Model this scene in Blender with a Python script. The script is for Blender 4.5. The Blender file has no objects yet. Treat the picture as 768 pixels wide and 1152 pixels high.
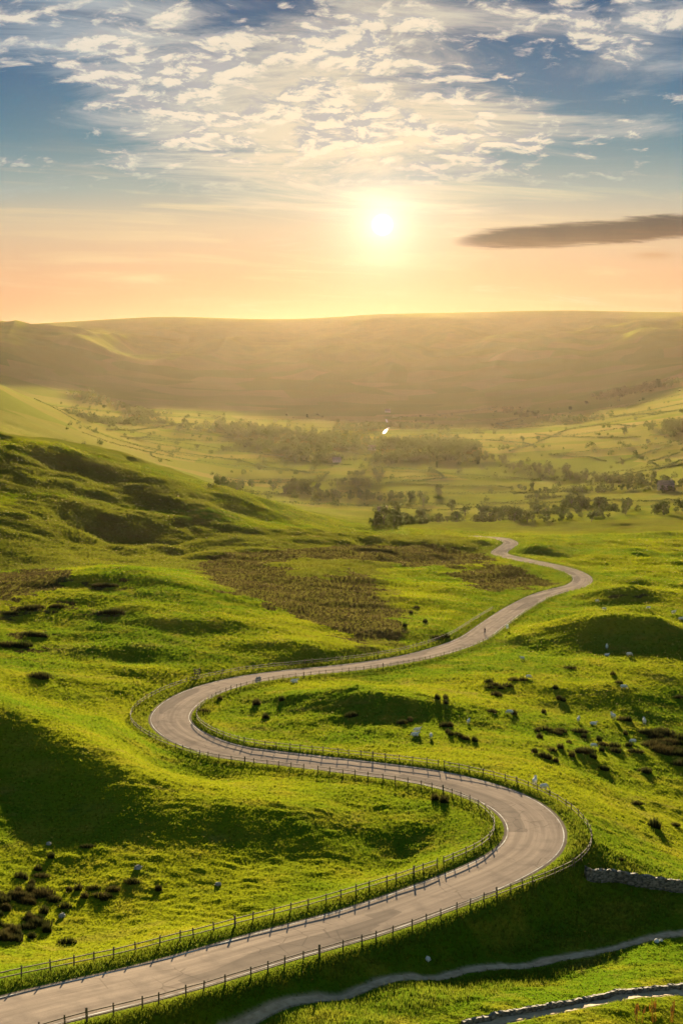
import bpy, math, random
import numpy as np

random.seed(7)
rng = np.random.default_rng(7)
sc = bpy.context.scene
col = sc.collection
R = math.radians

# ------------------------------------------------------------------ camera
CAM_Z = 180.0
F_PX, CX, CY = 1600.0, 384.0, 576.0
PITCH = R(6.63)
CP, SP = math.cos(PITCH), math.sin(PITCH)
cam_d = bpy.data.cameras.new('camera')
cam = bpy.data.objects.new('camera', cam_d)
col.objects.link(cam)
cam_d.sensor_fit = 'VERTICAL'
cam_d.sensor_height = 36.0
cam_d.sensor_width = 24.0
cam_d.lens = 50.0
cam_d.clip_start = 0.5
cam_d.clip_end = 60000
cam.location = (0, 0, CAM_Z)
cam.rotation_euler = (math.pi / 2 - PITCH, 0, 0)
sc.camera = cam


def tan_el(py, px=CX):
    """horizontal angle and tangent of elevation of a photo pixel"""
    x = (px - CX) / F_PX
    zc = -(py - CY) / F_PX
    fy = CP + zc * SP
    fz = -SP + zc * CP
    return math.atan2(x, fy), fz / math.hypot(x, fy)


def at_z(px, py, z):
    th, t = tan_el(py, px)
    return th, z / t, z


def at_r(px, py, r):
    th, t = tan_el(py, px)
    return th, r, r * t


SUN_AZ, SUN_T = tan_el(253, 430)
SUN_EL = math.atan(SUN_T)

# ------------------------------------------------------------------ noise
_perm = rng.permutation(256)
_perm = np.concatenate([_perm, _perm, _perm])
_ga = rng.uniform(0, 2 * np.pi, 256)
_gx, _gy = np.cos(_ga), np.sin(_ga)


def perlin(x, y):
    xi = np.floor(x).astype(np.int64); yi = np.floor(y).astype(np.int64)
    xf = x - xi; yf = y - yi
    xi &= 255; yi &= 255
    u = xf * xf * xf * (xf * (xf * 6 - 15) + 10)
    v = yf * yf * yf * (yf * (yf * 6 - 15) + 10)

    def g(ix, iy, dx, dy):
        h = _perm[_perm[ix & 255] + (iy & 255)]
        return _gx[h] * dx + _gy[h] * dy
    a = g(xi, yi, xf, yf); b = g(xi + 1, yi, xf - 1, yf)
    c = g(xi, yi + 1, xf, yf - 1); d = g(xi + 1, yi + 1, xf - 1, yf - 1)
    return (a + u * (b - a)) + v * ((c + u * (d - c)) - (a + u * (b - a)))


def fbm(x, y, o=4):
    s = 0; a = 1.0
    for k in range(o):
        s = s + a * perlin(x * 2 ** k + 17.3 * k, y * 2 ** k - 9.1 * k)
        a *= 0.5
    return s


def smooth(a, b, x):
    t = np.clip((x - a) / (b - a), 0, 1)
    return t * t * (3 - 2 * t)


# ------------------------------------------------------------------ terrain control points
road_px = [(-110, 1176, -48.0), (-20, 1150, -49.0), (75, 1125, -50.0), (150, 1110, -51.0), (230, 1088, -52.0), (305, 1066, -53.0), (384, 1044, -53.8),
           (432, 1029, -54.3), (481, 1011, -54.9), (528, 993, -55.5), (564, 977, -56.1), (592, 960, -56.6), (603, 940, -57.0),
           (596, 920, -57.5), (573, 902, -58.0), (535, 887, -58.5), (481, 874, -59.3), (400, 863, -60.4), (312, 853, -61.7),
           (260, 846, -62.4), (229, 837, -63.0), (204, 825, -63.5), (191, 811, -64.0), (195, 799, -64.5), (208, 788, -65.0),
           (226, 779, -65.5), (250, 771, -66.1), (282, 763.5, -66.8), (330, 757, -68.0), (380, 752.5, -69.4), (430, 746, -70.7),
           (481, 736, -72.2), (528, 720, -74.0), (553, 703, -75.7), (578, 686, -77.7), (604, 672, -79.5), (626, 664.5, -80.8),
           (646, 659.5, -82.0), (655, 652.5, -83.0), (649, 645.8, -83.7), (632, 639.2, -84.4), (609, 634, -85.2)]
road_far = [at_r(590, 630, 575), at_r(566, 625, 600), at_r(561, 621.5, 612), at_r(568, 616, 632), at_r(574, 611, 652), at_r(566, 606.5, 675), at_r(552, 604.5, 700), at_r(530, 603.5, 740)]
road_ctl = [at_z(*p) for p in road_px] + road_far

C = list(road_ctl)


def Z(*pts):
    for p in pts: C.append(at_z(*p))


def RR(*pts):
    for p in pts: C.append(at_r(*p))


def H(*pts):                       # hidden: pixel column, range, height
    for px, r, z in pts: C.append((math.atan((px - CX) / F_PX), r, z))


# lower-left field, the long mound and its lit top
Z((0, 1078, -52), (0, 1040, -54.8), (0, 1000, -55.2), (0, 940, -55.2), (0, 900, -54.9), (0, 850, -53.6), (0, 785, -51.2),
  (60, 940, -56.3), (60, 805, -52.8), (130, 1062, -54.0), (130, 1040, -55.6), (130, 1000, -56.1), (130, 940, -56.2), (130, 850, -54.4), (130, 822, -58.5),
  (100, 790, -62), (260, 1050, -54.9), (260, 1030, -56.0), (260, 1000, -56.5), (260, 955, -57.0), (260, 908, -56.1), (260, 875, -60.6), (350, 1010, -56.3), (350, 985, -57.1), (350, 960, -57.5), (350, 920, -56.9), (350, 885, -59.8),
  (450, 1000, -56.0), (450, 963, -58.4), (450, 932, -57.8), (450, 900, -58.8), (530, 940, -57.4), (530, 965, -57.3),
  (190, 880, -55.8), (180, 860, -60.5))
H((0, 241, -58.5), (0, 270, -60), (60, 225, -58.5))
# plateau beyond the left bend
Z((0, 700, -62), (0, 660, -62.5), (130, 643, -63), (140, 745, -64.3), (130, 700, -63.5), (250, 700, -66.3), (250, 668, -66.5), (350, 725, -68.5), (330, 700, -69.5),
  (400, 692, -73), (420, 650, -78), (500, 682, -76), (560, 660, -80.5), (450, 640, -80), (350, 630, -77.5), (130, 632, -73), (250, 640, -75), (470, 715, -72.5))
# left spur
Z((0, 640, -70), (0, 600, -66), (0, 560, -62), (0, 520, -55), (0, 488, -50), (130, 620, -76), (130, 580, -72), (130, 545, -67.5), (130, 512, -62),
  (250, 610, -79), (250, 585, -78), (250, 558, -76), (340, 605, -84))
H((310, 900, -100), (220, 1000, -98), (130, 1080, -86), (0, 960, -60))
RR((0, 465, 1900), (0, 433, 2300), (60, 461, 2300), (60, 486, 1850), (120, 491, 2250), (200, 521, 1950), (260, 546, 1750), (-60, 405, 2300))
H((0, 1300, -86), (60, 1300, -96), (130, 1400, -118))
# plateau edge and valley
RR((450, 606, 660), (400, 600, 700), (500, 592, 850), (400, 588, 900), (300, 562, 1550), (384, 570, 1480), (384, 540, 1816), (384, 500, 2520), (384, 470, 3500), (384, 440, 4900), (384, 402, 6200),
   (768, 540, 1520), (768, 600, 800), (768, 640, 560), (650, 600, 850), (768, 576, 1100), (560, 590, 950), (650, 568, 1350), (560, 575, 1400), (768, 520, 1900), (768, 480, 2500), (768, 440, 3700), (768, 408, 5200),
   (640, 480, 3000), (640, 440, 4500), (640, 402, 6000), (640, 540, 1800), (500, 540, 1800), (560, 500, 2500), (200, 480, 3000), (200, 500, 2500), (100, 462, 3500), (0, 422, 4600), (100, 402, 6000), (240, 440, 4900), (240, 402, 6200))
# skyline (Kinder edge)
for px, py in ((-160, 370), (0, 367), (70, 365), (130, 362), (200, 360), (260, 363), (320, 364), (384, 361), (430, 358), (500, 356), (560, 354.5), (640, 352.5), (768, 353), (930, 351)):
    RR((px, py, 7200))
    th, t = tan_el(py, px)
    C.append((th, 9000, 7200 * t - 25))
# right-hand fields
Z((600, 872, -60), (645, 900, -60), (700, 938, -61), (768, 972, -63), (700, 875, -67.2), (768, 903, -69), (640, 843, -66.5), (560, 833, -64.6), (700, 848, -69.3), (768, 840, -70.8), (700, 780, -70.0),
  (600, 760, -69.5), (768, 750, -71.2), (500, 790, -66), (460, 830, -62.7), (600, 705, -76), (640, 740, -72.6), (768, 665, -80.5), (660, 682, -78), (720, 760, -70.8),
  (320, 800, -65.5), (420, 805, -64.8), (300, 775, -66.6), (350, 830, -63), (540, 745, -71.5), (500, 760, -69), (620, 800, -68))
# embankment, wall, track and the bright bank below it
Z((655, 960, -57.8), (650, 990, -58.4), (768, 1003, -60), (710, 995, -59.2), (768, 1056, -59.8), (582, 1003, -57.0), (582, 1078, -58.2), (481, 1033, -55.4), (481, 1094, -56.3),
  (384, 1070, -54.0), (384, 1118, -54.8), (250, 1110, -52.7), (250, 1148, -53.5), (680, 1066, -59.2), (582, 1110, -55.6), (768, 1104, -56.8), (700, 1150, -54.2), (500, 1150, -53.2), (400, 1150, -52.6), (300, 1152, -53.0), (768, 1145, -55.8), (660, 1100, -56.4), (480, 1112, -54.4), (384, 1132, -53.6))
# outside the frame, left and right
for s, e in ((-1, -130), (1, 900)):
    for r, z in (((110, -48), (150, -54), (200, -48), (280, -57), (400, -60), (520, -62), (700, -46), (1000, -58), (1400, -62), (2000, -50), (3000, -110), (4200, -60)) if s < 0 else
                 ((110, -60), (150, -63), (200, -69), (280, -73), (400, -79), (560, -88), (800, -102), (1100, -122), (1500, -136), (2000, -140), (2600, -110), (3400, -60), (4400, -20))):
        H((e, r, z))
for s in (-1, 1):
    for r, z in ((110, -56), (200, -56), (400, -62), (800, -70), (1600, -90), (3000, -90), (4400, -40), (7200, 110), (9000, 90)):
        C.append((s * 0.6, r, z))

C = np.array(C, float)
KU = 1.0


def _uv(th, r):
    return np.stack([th * 2.2, np.log(r) * 1.0], -1)


_P = _uv(C[:, 0], C[:, 1])


def _phi(d2):
    return np.where(d2 > 1e-14, 0.5 * d2 * np.log(np.maximum(d2, 1e-14)), 0.0)


def _fit():
    n = len(_P)
    d2 = ((_P[:, None] - _P[None]) ** 2).sum(-1)
    A = np.zeros((n + 3, n + 3))
    A[:n, :n] = _phi(d2) + np.eye(n) * 2e-5
    Pm = np.concatenate([np.ones((n, 1)), _P], 1)
    A[:n, n:] = Pm; A[n:, :n] = Pm.T
    b = np.zeros(n + 3); b[:n] = C[:, 2] / C[:, 1]          # the tangent of elevation is what gets interpolated
    return np.linalg.solve(A, b)


_W = _fit()


def tps(th, r):
    q = _uv(th, r)
    out = np.empty(len(q))
    for i in range(0, len(q), 20000):
        p = q[i:i + 20000]
        d2 = ((p[:, None] - _P[None]) ** 2).sum(-1)
        out[i:i + 20000] = _phi(d2) @ _W[:-3] + _W[-3] + p @ _W[-2:]
    return out * r


def px_xy(px, r):
    th = math.atan((px - CX) / F_PX)
    return r * math.sin(th), r * math.cos(th)


# knolls: column, range, height, half widths across and along the view, turn
KNOLLS = [(392, 258, 3.3, 8.5, 8.5, 0.2), (455, 248, 1.8, 11, 6, 0.6), (708, 370, 5.6, 14, 14, 0.0), (640, 372, 1.4, 12, 9, 0.3), (715, 462, 3.4, 12, 11, -0.1),
          (160, 282, 0.8, 6, 4, 0.2), (90, 300, 0.5, 10, 5, 0), (215, 335, 0.8, 10, 8, 0.2), (300, 345, 0.7, 12, 8, 0.4), (340, 322, 1.1, 8, 6, 0.3), (130, 392, 1.2, 18, 11, 0),
          (60, 770, 5.5, 14, 26, 0.2), (115, 760, 3.5, 11, 22, 0), (10, 720, 3.5, 12, 22, 0), (175, 720, 2.6, 12, 20, 0.3), (215, 670, 3.0, 9, 18, 0.3), (265, 740, 3.5, 10, 18, 0.1), (90, 620, 2.2, 12, 16, 0.2), (30, 560, 1.8, 14, 14, 0.1), (160, 610, 2.0, 10, 14, 0.2),
          (450, 640, 2.0, 30, 14, 0), (480, 430, 1.0, 14, 9, 0.2), (520, 460, 1.2, 10, 9, 0), (690, 290, 0.7, 8, 6, -0.2), (560, 360, 0.7, 10, 7, 0), (585, 640, 1.5, 10, 14, 0),
          (-10, 5000, 55, 260, 800, 0.15), (110, 5600, 45, 240, 700, -0.1), (265, 5600, 60, 300, 700, 0.1), (430, 6200, 50, 220, 600, 0), (600, 5500, 60, 420, 700, -0.1), (740, 5200, 40, 300, 700, -0.2)]
KN = [(*px_xy(k[0], k[1]), *k[2:]) for k in KNOLLS]


# ------------------------------------------------------------------ road centre line (world)
def catmull(P, step):
    P = np.array(P, float)
    P = np.vstack([2 * P[0] - P[1], P, 2 * P[-1] - P[-2]])
    out = []
    for i in range(1, len(P) - 2):
        n = max(3, int(np.linalg.norm(P[i + 1][:2] - P[i][:2]) / step * 2))
        for k in range(n):
            t = k / n
            a, b, c, d = P[i - 1], P[i], P[i + 1], P[i + 2]
            out.append(0.5 * ((2 * b) + (c - a) * t + (2 * a - 5 * b + 4 * c - d) * t * t + (3 * b - a - 3 * c + d) * t ** 3))
    out.append(P[-2])
    out = np.array(out)
    s = np.concatenate([[0], np.cumsum(np.linalg.norm(np.diff(out[:, :2], axis=0), axis=1))])
    ss = np.arange(0, s[-1], step)
    return np.stack([np.interp(ss, s, out[:, k]) for k in range(out.shape[1])], 1)


def world3(p):
    th, r, z = p
    return (r * math.sin(th), r * math.cos(th), z)


def gauss1(a, w):
    k = np.exp(-0.5 * (np.arange(-3 * w, 3 * w + 1) / w) ** 2); k /= k.sum()
    return np.convolve(np.pad(a, 3 * w, mode='edge'), k, 'valid')


RC = catmull([world3(p) for p in road_ctl], 0.5)
RC = np.stack([gauss1(RC[:, 0], 5), gauss1(RC[:, 1], 5), gauss1(RC[:, 2], 16)], 1)
RT = np.gradient(RC[:, :2], axis=0); RT /= np.linalg.norm(RT, axis=1)[:, None]
RN = np.stack([-RT[:, 1], RT[:, 0]], 1)                     # left of travel (up the road)
RS = np.arange(len(RC)) * 0.5
HW = 3.7


def road_sdf(x, y):
    """distance to the road's centre line, its height there, signed side (+ left), arc length"""
    n = len(x)
    dist = np.full(n, 1e9); zr = np.zeros(n); side = np.zeros(n); arc = np.zeros(n)
    near = np.where((np.hypot(x, y) > 80) & (np.hypot(x, y) < 780) & (np.abs(np.arctan2(x, y)) < 0.4))[0]
    step = 4
    Q = RC[::step]
    for i in range(0, len(near), 20000):
        ii = near[i:i + 20000]
        px, py = x[ii], y[ii]
        d2 = (px[:, None] - Q[None, :, 0]) ** 2 + (py[:, None] - Q[None, :, 1]) ** 2
        j = d2.argmin(1) * step
        best = np.full(len(ii), 1e18); bj = j.copy()
        for o in range(-step, step + 1):
            jj = np.clip(j + o, 0, len(RC) - 1)
            d = (px - RC[jj, 0]) ** 2 + (py - RC[jj, 1]) ** 2
            m = d < best; best[m] = d[m]; bj[m] = jj[m]
        dx = px - RC[bj, 0]; dy = py - RC[bj, 1]
        sd = dx * RN[bj, 0] + dy * RN[bj, 1]
        al = np.clip(dx * RT[bj, 0] + dy * RT[bj, 1], -0.5, 0.5)
        zz = np.interp((bj + al * 2), np.arange(len(RC)), RC[:, 2])
        dist[ii] = np.sqrt(np.maximum(best - al * al, 0)); zr[ii] = zz; side[ii] = np.sign(sd); arc[ii] = bj * 0.5
    return dist, zr, side, arc


# tracks on the near bank and in the valley (each: points, half width)
track_px = [(200, 1170, -53.2), (250, 1150, -54.3), (310, 1134, -55.0), (384, 1118, -55.6), (432, 1106, -56.5), (481, 1096, -57.3), (530, 1087, -58.4), (582, 1079.5, -59.3), (632, 1072, -60.1), (683, 1066, -60.7), (730, 1061, -61.2), (790, 1055, -61.9), (860, 1047, -62.6)]
TRACK = PATH = None
path_px = [(470, 1168, -54.0), (520, 1154, -54.7), (560, 1144, -55.2), (600, 1136, -55.7), (650, 1131, -56.0), (700, 1127.5, -56.2), (768, 1122, -56.6), (840, 1115, -57.2)]


def line_dist(x, y, L, reach):
    d = np.full(len(x), 1e9)
    if L is None: return d
    x0, y0 = L[:, :2].min(0) - reach; x1, y1 = L[:, :2].max(0) + reach
    ii = np.where((x > x0) & (x < x1) & (y > y0) & (y < y1))[0]
    for i in range(0, len(ii), 20000):
        k = ii[i:i + 20000]
        d[k] = np.sqrt(((x[k, None] - L[None, :, 0]) ** 2 + (y[k, None] - L[None, :, 1]) ** 2).min(1))
    return d


def height(x, y, detail=True):
    """ground height above the valley (world z), and distance to the road"""
    x = np.asarray(x, float); y = np.asarray(y, float)
    r = np.hypot(x, y)
    th = np.arctan2(x, y)
    thc = np.where(np.abs(th) < 0.45, th, np.sign(th) * (0.45 + 0.35 * np.tanh((np.abs(th) - 0.45) / 0.35)))
    rc = np.clip(r, 88, 9400)
    z = tps(thc, rc)
    near = -1.8 - 0.545 * r
    z = z + (near - z) * (1 - smooth(88, 106, r))
    for kx, ky, h, sx, sy, a in KN:
        m = np.where((np.abs(x - kx) < 4 * max(sx, sy)) & (np.abs(y - ky) < 4 * max(sx, sy)))[0]
        if len(m) == 0: continue
        dx = x[m] - kx + fbm(x[m] / (1.6 * sx) + kx, y[m] / (1.6 * sy), 3) * sx * 0.3; dy = y[m] - ky + fbm(x[m] / (1.6 * sx), y[m] / (1.6 * sy) + ky, 3) * sy * 0.3
        u = dx * math.cos(a) + dy * math.sin(a); v = -dx * math.sin(a) + dy * math.cos(a)
        z[m] += h * np.exp(-0.5 * ((u / sx) ** 2 + (v / sy) ** 2)) * (1 + 0.06 * fbm(x[m] / (0.5 * sx), y[m] / (0.5 * sy) + 3, 3))
    d, zr, side, arc = road_sdf(x, y)
    if detail:
        off = smooth(3, 14, d)
        mid = smooth(80, 140, r)
        z += fbm(x / 42, y / 42, 3) * (0.6 + 0.5 * smooth(150, 250, r)) * (1 - 0.7 * smooth(150, 135, r) * smooth(-0.06, 0.0, th)) * off * mid * smooth(1e4, 300, r)
        z += fbm(x / 13 + 5, y / 13, 2) * 0.42 * off * smooth(900, 300, r)
        z += (np.abs(fbm(x / 3.2, y / 2.4 + 9, 2)) - 0.3) * 0.34 * smooth(3.5, 8, d) * smooth(700, 200, r)
        z += fbm(x / 90 + 3, y / 120, 4) * 4.5 * smooth(480, 720, r) * smooth(2300, 1100, r) * smooth(0.02, -0.06, th)
        z += (np.abs(fbm(x / 26, y / 40, 3)) - 0.3) * 2.2 * smooth(430, 560, r) * smooth(2600, 1100, r)
        z += fbm(x / 140 + 3, y / 160, 4) * 3.0 * smooth(700, 1000, r) * smooth(4000, 2000, r)
        z += (0.55 - np.abs(fbm(x / 620 + 2.2, y / 900 + 1.4, 4))) * 45 * smooth(4000, 5600, r) * smooth(7150, 6600, r)
        z += (0.5 - np.abs(fbm(th * 9 + 1.7 + 0.15 * np.sin(r / 600), np.log(r) * 2.2, 3))) * 95 * smooth(4300, 5600, r) * smooth(6700, 5900, r)
        z += fbm(x / 400, y / 400, 4) * 18 * smooth(3800, 5300, r) * smooth(7150, 6700, r)
    lowbank = (side < 0) * smooth(185, 165, arc)
    w = smooth(13 - 4.5 * lowbank, 3.6 + 0.9 * lowbank, d)
    z = z + (zr + 0.10 * smooth(HW, HW + 1.2, d) - z) * w
    z = z - 0.22 * smooth(HW - 0.1, HW - 0.5, d)
    dt = line_dist(x, y, TRACK, 8)
    z = z - 0.12 * smooth(1.0, 0.5, dt)
    dp = line_dist(x, y, PATH, 8)
    z = z - 0.25 * smooth(1.3, 0.5, dp)
    return z + CAM_Z, d, side, arc, dt, dp


def march(px, py):
    th, tn = tan_el(py, px)
    r_ = np.arange(90, 240, 0.2)
    z_ = height(r_ * math.sin(th), r_ * math.cos(th))[0]
    k = int(np.argmax(z_ >= CAM_Z + r_ * tn))
    return (r_[k] * math.sin(th), r_[k] * math.cos(th), z_[k] - CAM_Z)


def relaxed(px_list):
    L = catmull([march(p[0], p[1]) for p in px_list], 0.5)
    return np.stack([gauss1(L[:, k], 26) for k in range(3)], 1)


_t1 = relaxed(track_px); _t2 = relaxed(path_px)
TRACK, PATH = _t1, _t2


# ------------------------------------------------------------------ helpers
def link(name, me, mat=None, parent=None):
    o = bpy.data.objects.new(name, me)
    col.objects.link(o)
    if mat is not None: me.materials.append(mat)
    if parent is not None: o.parent = parent
    return o


def mesh_np(name, V, Fq, smooth_=True):
    """mesh from arrays; Fq is (n,3) or (n,4)"""
    me = bpy.data.meshes.new(name)
    V = np.asarray(V, np.float32); Fq = np.asarray(Fq, np.int32)
    k = Fq.shape[1]
    me.vertices.add(len(V)); me.vertices.foreach_set('co', V.ravel())
    me.loops.add(Fq.size); me.loops.foreach_set('vertex_index', Fq.ravel())
    me.polygons.add(len(Fq))
    me.polygons.foreach_set('loop_start', np.arange(0, Fq.size, k, dtype=np.int32))
    me.polygons.foreach_set('use_smooth', np.full(len(Fq), smooth_, bool))
    me.update(calc_edges=True)
    return me


def attr(me, name, vals):
    a = me.attributes.new(name, 'FLOAT', 'POINT')
    a.data.foreach_set('value', np.asarray(vals, np.float32))


def tag(o, label=None, cat=None, group=None, kind=None):
    if label: o['label'] = label
    if cat: o['category'] = cat
    if group: o['group'] = group
    if kind: o['kind'] = kind
    return o


def empty(name, loc, rz=0.0):
    o = bpy.data.objects.new(name, None)
    o.empty_display_size = 0.2
    col.objects.link(o)
    o.location = loc; o.rotation_euler = (0, 0, rz)
    return o


# ------------------------------------------------------------------ node helper
class NT:
    def __init__(self, tree):
        self.t = tree; self.n = tree.nodes; self.l = tree.links

    def new(self, typ, **kw):
        n = self.n.new(typ)
        for k, v in kw.items(): setattr(n, k, v)
        return n

    def put(self, sock, v):
        if hasattr(v, 'is_output') or isinstance(v, bpy.types.NodeSocket): self.l.new(v, sock)
        else: sock.default_value = v

    def m(self, op, a, b=0.0, c=0.0, clamp=False):
        n = self.new('ShaderNodeMath', operation=op); n.use_clamp = clamp
        for i, v in enumerate((a, b, c)): self.put(n.inputs[i], v)
        return n.outputs[0]

    def vm(self, op, a, b=(0, 0, 0)):
        n = self.new('ShaderNodeVectorMath', operation=op)
        self.put(n.inputs[0], a); self.put(n.inputs[1], b)
        return n.outputs['Value'] if op in ('DOT_PRODUCT', 'LENGTH') else n.outputs[0]

    def ss(self, x, a, b, lo=0.0, hi=1.0):
        n = self.new('ShaderNodeMapRange', interpolation_type='SMOOTHSTEP')
        for i, v in enumerate((x, a, b, lo, hi)): self.put(n.inputs[i], v)
        return n.outputs[0]

    def mix(self, f, a, b, blend='MIX'):
        n = self.new('ShaderNodeMix', data_type='RGBA', blend_type=blend)
        self.put(n.inputs[0], f); self.put(n.inputs[6], a); self.put(n.inputs[7], b)
        return n.outputs[2]

    def noise(self, vec, scale, detail=3.0, rough=0.5, dist=0.0):
        n = self.new('ShaderNodeTexNoise')
        if vec is not None: self.l.new(vec, n.inputs['Vector'])
        n.inputs['Scale'].default_value = scale; n.inputs['Detail'].default_value = detail
        n.inputs['Roughness'].default_value = rough; n.inputs['Distortion'].default_value = dist
        return n.outputs['Fac']

    def ramp(self, f, stops, interp='LINEAR'):
        n = self.new('ShaderNodeValToRGB'); cr = n.color_ramp; cr.interpolation = interp
        while len(cr.elements) < len(stops): cr.elements.new(0.5)
        for e, (p, c) in zip(cr.elements, stops):
            e.position = p; e.color = (*c, 1)
        self.put(n.inputs[0], f)
        return n.outputs[0]

    def attr(self, name):
        n = self.new('ShaderNodeAttribute'); n.attribute_name = name
        return n.outputs['Fac']


def new_mat(name):
    m = bpy.data.materials.new(name); m.use_nodes = True
    m.node_tree.nodes.clear()
    return m, NT(m.node_tree)


def simple_mat(name, c1, c2, scale=8.0, rough=0.85, spec=0.3, bump=0.0):
    m, t = new_mat(name)
    out = t.new('ShaderNodeOutputMaterial'); b = t.new('ShaderNodeBsdfPrincipled')
    tc = t.new('ShaderNodeTexCoord').outputs['Object']
    n = t.noise(tc, scale, 4, 0.6)
    t.l.new(t.mix(t.ss(n, 0.3, 0.7), (*c1, 1), (*c2, 1)), b.inputs['Base Color'])
    b.inputs['Roughness'].default_value = rough
    b.inputs['Specular IOR Level'].default_value = spec
    if bump:
        bp = t.new('ShaderNodeBump'); bp.inputs['Strength'].default_value = 1.0; bp.inputs['Distance'].default_value = bump
        t.l.new(n, bp.inputs['Height']); t.l.new(bp.outputs[0], b.inputs['Normal'])
    t.l.new(b.outputs[0], out.inputs[0])
    return m


def lin(r, g, b):
    f = lambda c: (c / 255 / 12.92) if c <= 10 else ((c / 255 + 0.055) / 1.055) ** 2.4
    return (f(r), f(g), f(b))


# ------------------------------------------------------------------ light, sky, haze
EXPO = 2.93
sc.view_settings.view_transform = 'Standard'
sc.view_settings.look = 'None'
sc.view_settings.exposure = EXPO
sc.view_settings.gamma = 1.0
sc.view_settings.use_curve_mapping = False

sun_d = bpy.data.lights.new('sun', 'SUN'); sun_d.energy = 5.0; sun_d.angle = R(0.55); sun_d.color = (1.0, 0.82, 0.53)
sun = bpy.data.objects.new('sun', sun_d); col.objects.link(sun)
sun.location = (0, 0, 400)
sun.rotation_euler = (math.pi / 2 - SUN_EL, 0, math.pi - SUN_AZ)   # shines from +y towards the camera

world = bpy.data.worlds.new('World'); sc.world = world
world.use_nodes = True
world.node_tree.nodes.clear()
w = NT(world.node_tree)
wo = w.new('ShaderNodeOutputWorld'); bg = w.new('ShaderNodeBackground')
bg.inputs['Strength'].default_value = 0.1
w.l.new(bg.outputs[0], wo.inputs[0])
KSKY = 1.0 / (2 ** EXPO) / 0.1
D = w.new('ShaderNodeTexCoord').outputs['Generated']
sep = w.new('ShaderNodeSeparateXYZ'); w.l.new(D, sep.inputs[0])
dx, dy, dz = sep.outputs
el = w.m('ARCSINE', dz)
az = w.m('ARCTAN2', dx, dy)
sky = w.new('ShaderNodeTexSky', sky_type='NISHITA')
sky.sun_disc = False; sky.sun_elevation = SUN_EL; sky.sun_rotation = SUN_AZ
sky.altitude = 300; sky.dust_density = 1.5; sky.air_density = 1.0; sky.ozone_density = 1.5
sdir = (math.sin(SUN_AZ) * math.cos(SUN_EL), math.cos(SUN_AZ) * math.cos(SUN_EL), math.sin(SUN_EL))
cosA = w.vm('DOT_PRODUCT', D, sdir)
ang = w.m('ARCCOSINE', w.m('MINIMUM', cosA, 0.9999999))


def els(py):
    return (math.atan(tan_el(py)[1]) + 0.1) / 0.8                     # photo row -> ramp position


relf = w.m('MULTIPLY', w.m('ADD', el, 0.1), 1 / 0.8)
base = w.ramp(relf, [(0.0, lin(190, 142, 100)), (els(365), lin(218, 158, 118)), (els(310), lin(222, 176, 138)), (els(255), lin(210, 192, 162)), (els(215), lin(150, 174, 172)),
                     (els(165), lin(76, 136, 160)), (els(90), lin(44, 110, 150)), (els(0), lin(28, 88, 134)), (0.62, lin(96, 118, 140)), (1.0, lin(86, 106, 128))])
# sky away from the sun brightened and cooled, added fill for the shadows
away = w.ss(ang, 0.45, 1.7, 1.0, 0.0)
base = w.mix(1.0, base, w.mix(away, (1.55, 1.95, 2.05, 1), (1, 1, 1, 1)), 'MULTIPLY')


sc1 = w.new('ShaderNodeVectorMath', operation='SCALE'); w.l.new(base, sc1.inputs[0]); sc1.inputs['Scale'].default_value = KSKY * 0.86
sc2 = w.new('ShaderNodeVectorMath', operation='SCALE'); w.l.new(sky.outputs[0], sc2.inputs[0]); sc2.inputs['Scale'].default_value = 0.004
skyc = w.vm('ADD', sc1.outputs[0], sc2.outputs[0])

# --- clouds on a high sheet (perspective comes from the sheet's height)
den = w.m('ADD', w.m('MAXIMUM', dz, 0.0), 0.22)
cmb = w.new('ShaderNodeCombineXYZ')
w.l.new(w.m('DIVIDE', dx, den), cmb.inputs[0]); w.l.new(w.m('DIVIDE', dy, den), cmb.inputs[1])
q = cmb.outputs[0]


def blob(px, py, wx, wy):
    """soft patch of sky round the direction of (px, py)"""
    a0 = tan_el(py, px)[0]; e0 = math.atan(tan_el(py, px)[1])
    u = w.m('MULTIPLY', w.m('SUBTRACT', az, a0), F_PX / wx)
    v = w.m('MULTIPLY', w.m('SUBTRACT', el, e0), F_PX / wy)
    d2 = w.m('ADD', w.m('MULTIPLY', u, u), w.m('MULTIPLY', v, v))
    return w.m('POWER', 2.718, w.m('MULTIPLY', d2, -1.0))


def msum(*terms):
    s = None
    for k, t_ in terms:
        x = w.m('MULTIPLY', t_, k)
        s = x if s is None else w.m('ADD', s, x)
    return s


cover = msum((0.9, blob(230, 110, 240, 90)), (0.8, blob(430, 150, 170, 70)), (0.6, blob(80, 10, 130, 60)), (0.8, blob(420, 20, 120, 60)), (0.85, blob(640, 148, 170, 16)), (0.5, blob(560, 215, 200, 25)), (0.9, blob(710, 30, 90, 60)), (0.5, blob(600, 30, 70, 50)),
             (-0.5, blob(30, 130, 90, 50)), (-0.35, blob(640, 60, 60, 60)))
n_big = w.noise(q, 0.55, 4, 0.6, 0.6)
n_puff = w.noise(q, 12.5, 6, 0.62, 0.35)
n_fine = w.noise(q, 4.0, 4, 0.6, 0.3)
puff_f = w.m('ADD', w.m('MULTIPLY', n_puff, 0.58), w.m('MULTIPLY', n_fine, 0.42))
q2 = w.vm('ADD', q, (0.010, 0.022, 0.0))
n_puff2 = w.noise(q2, 12.5, 6, 0.62, 0.35)
relief = w.m('SUBTRACT', n_puff, n_puff2)
puff = w.m('MULTIPLY', w.ss(w.m('ADD', puff_f, w.m('MULTIPLY', cover, 0.12)), 0.570, 0.665), w.ss(el, 0.095, 0.14))
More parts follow.
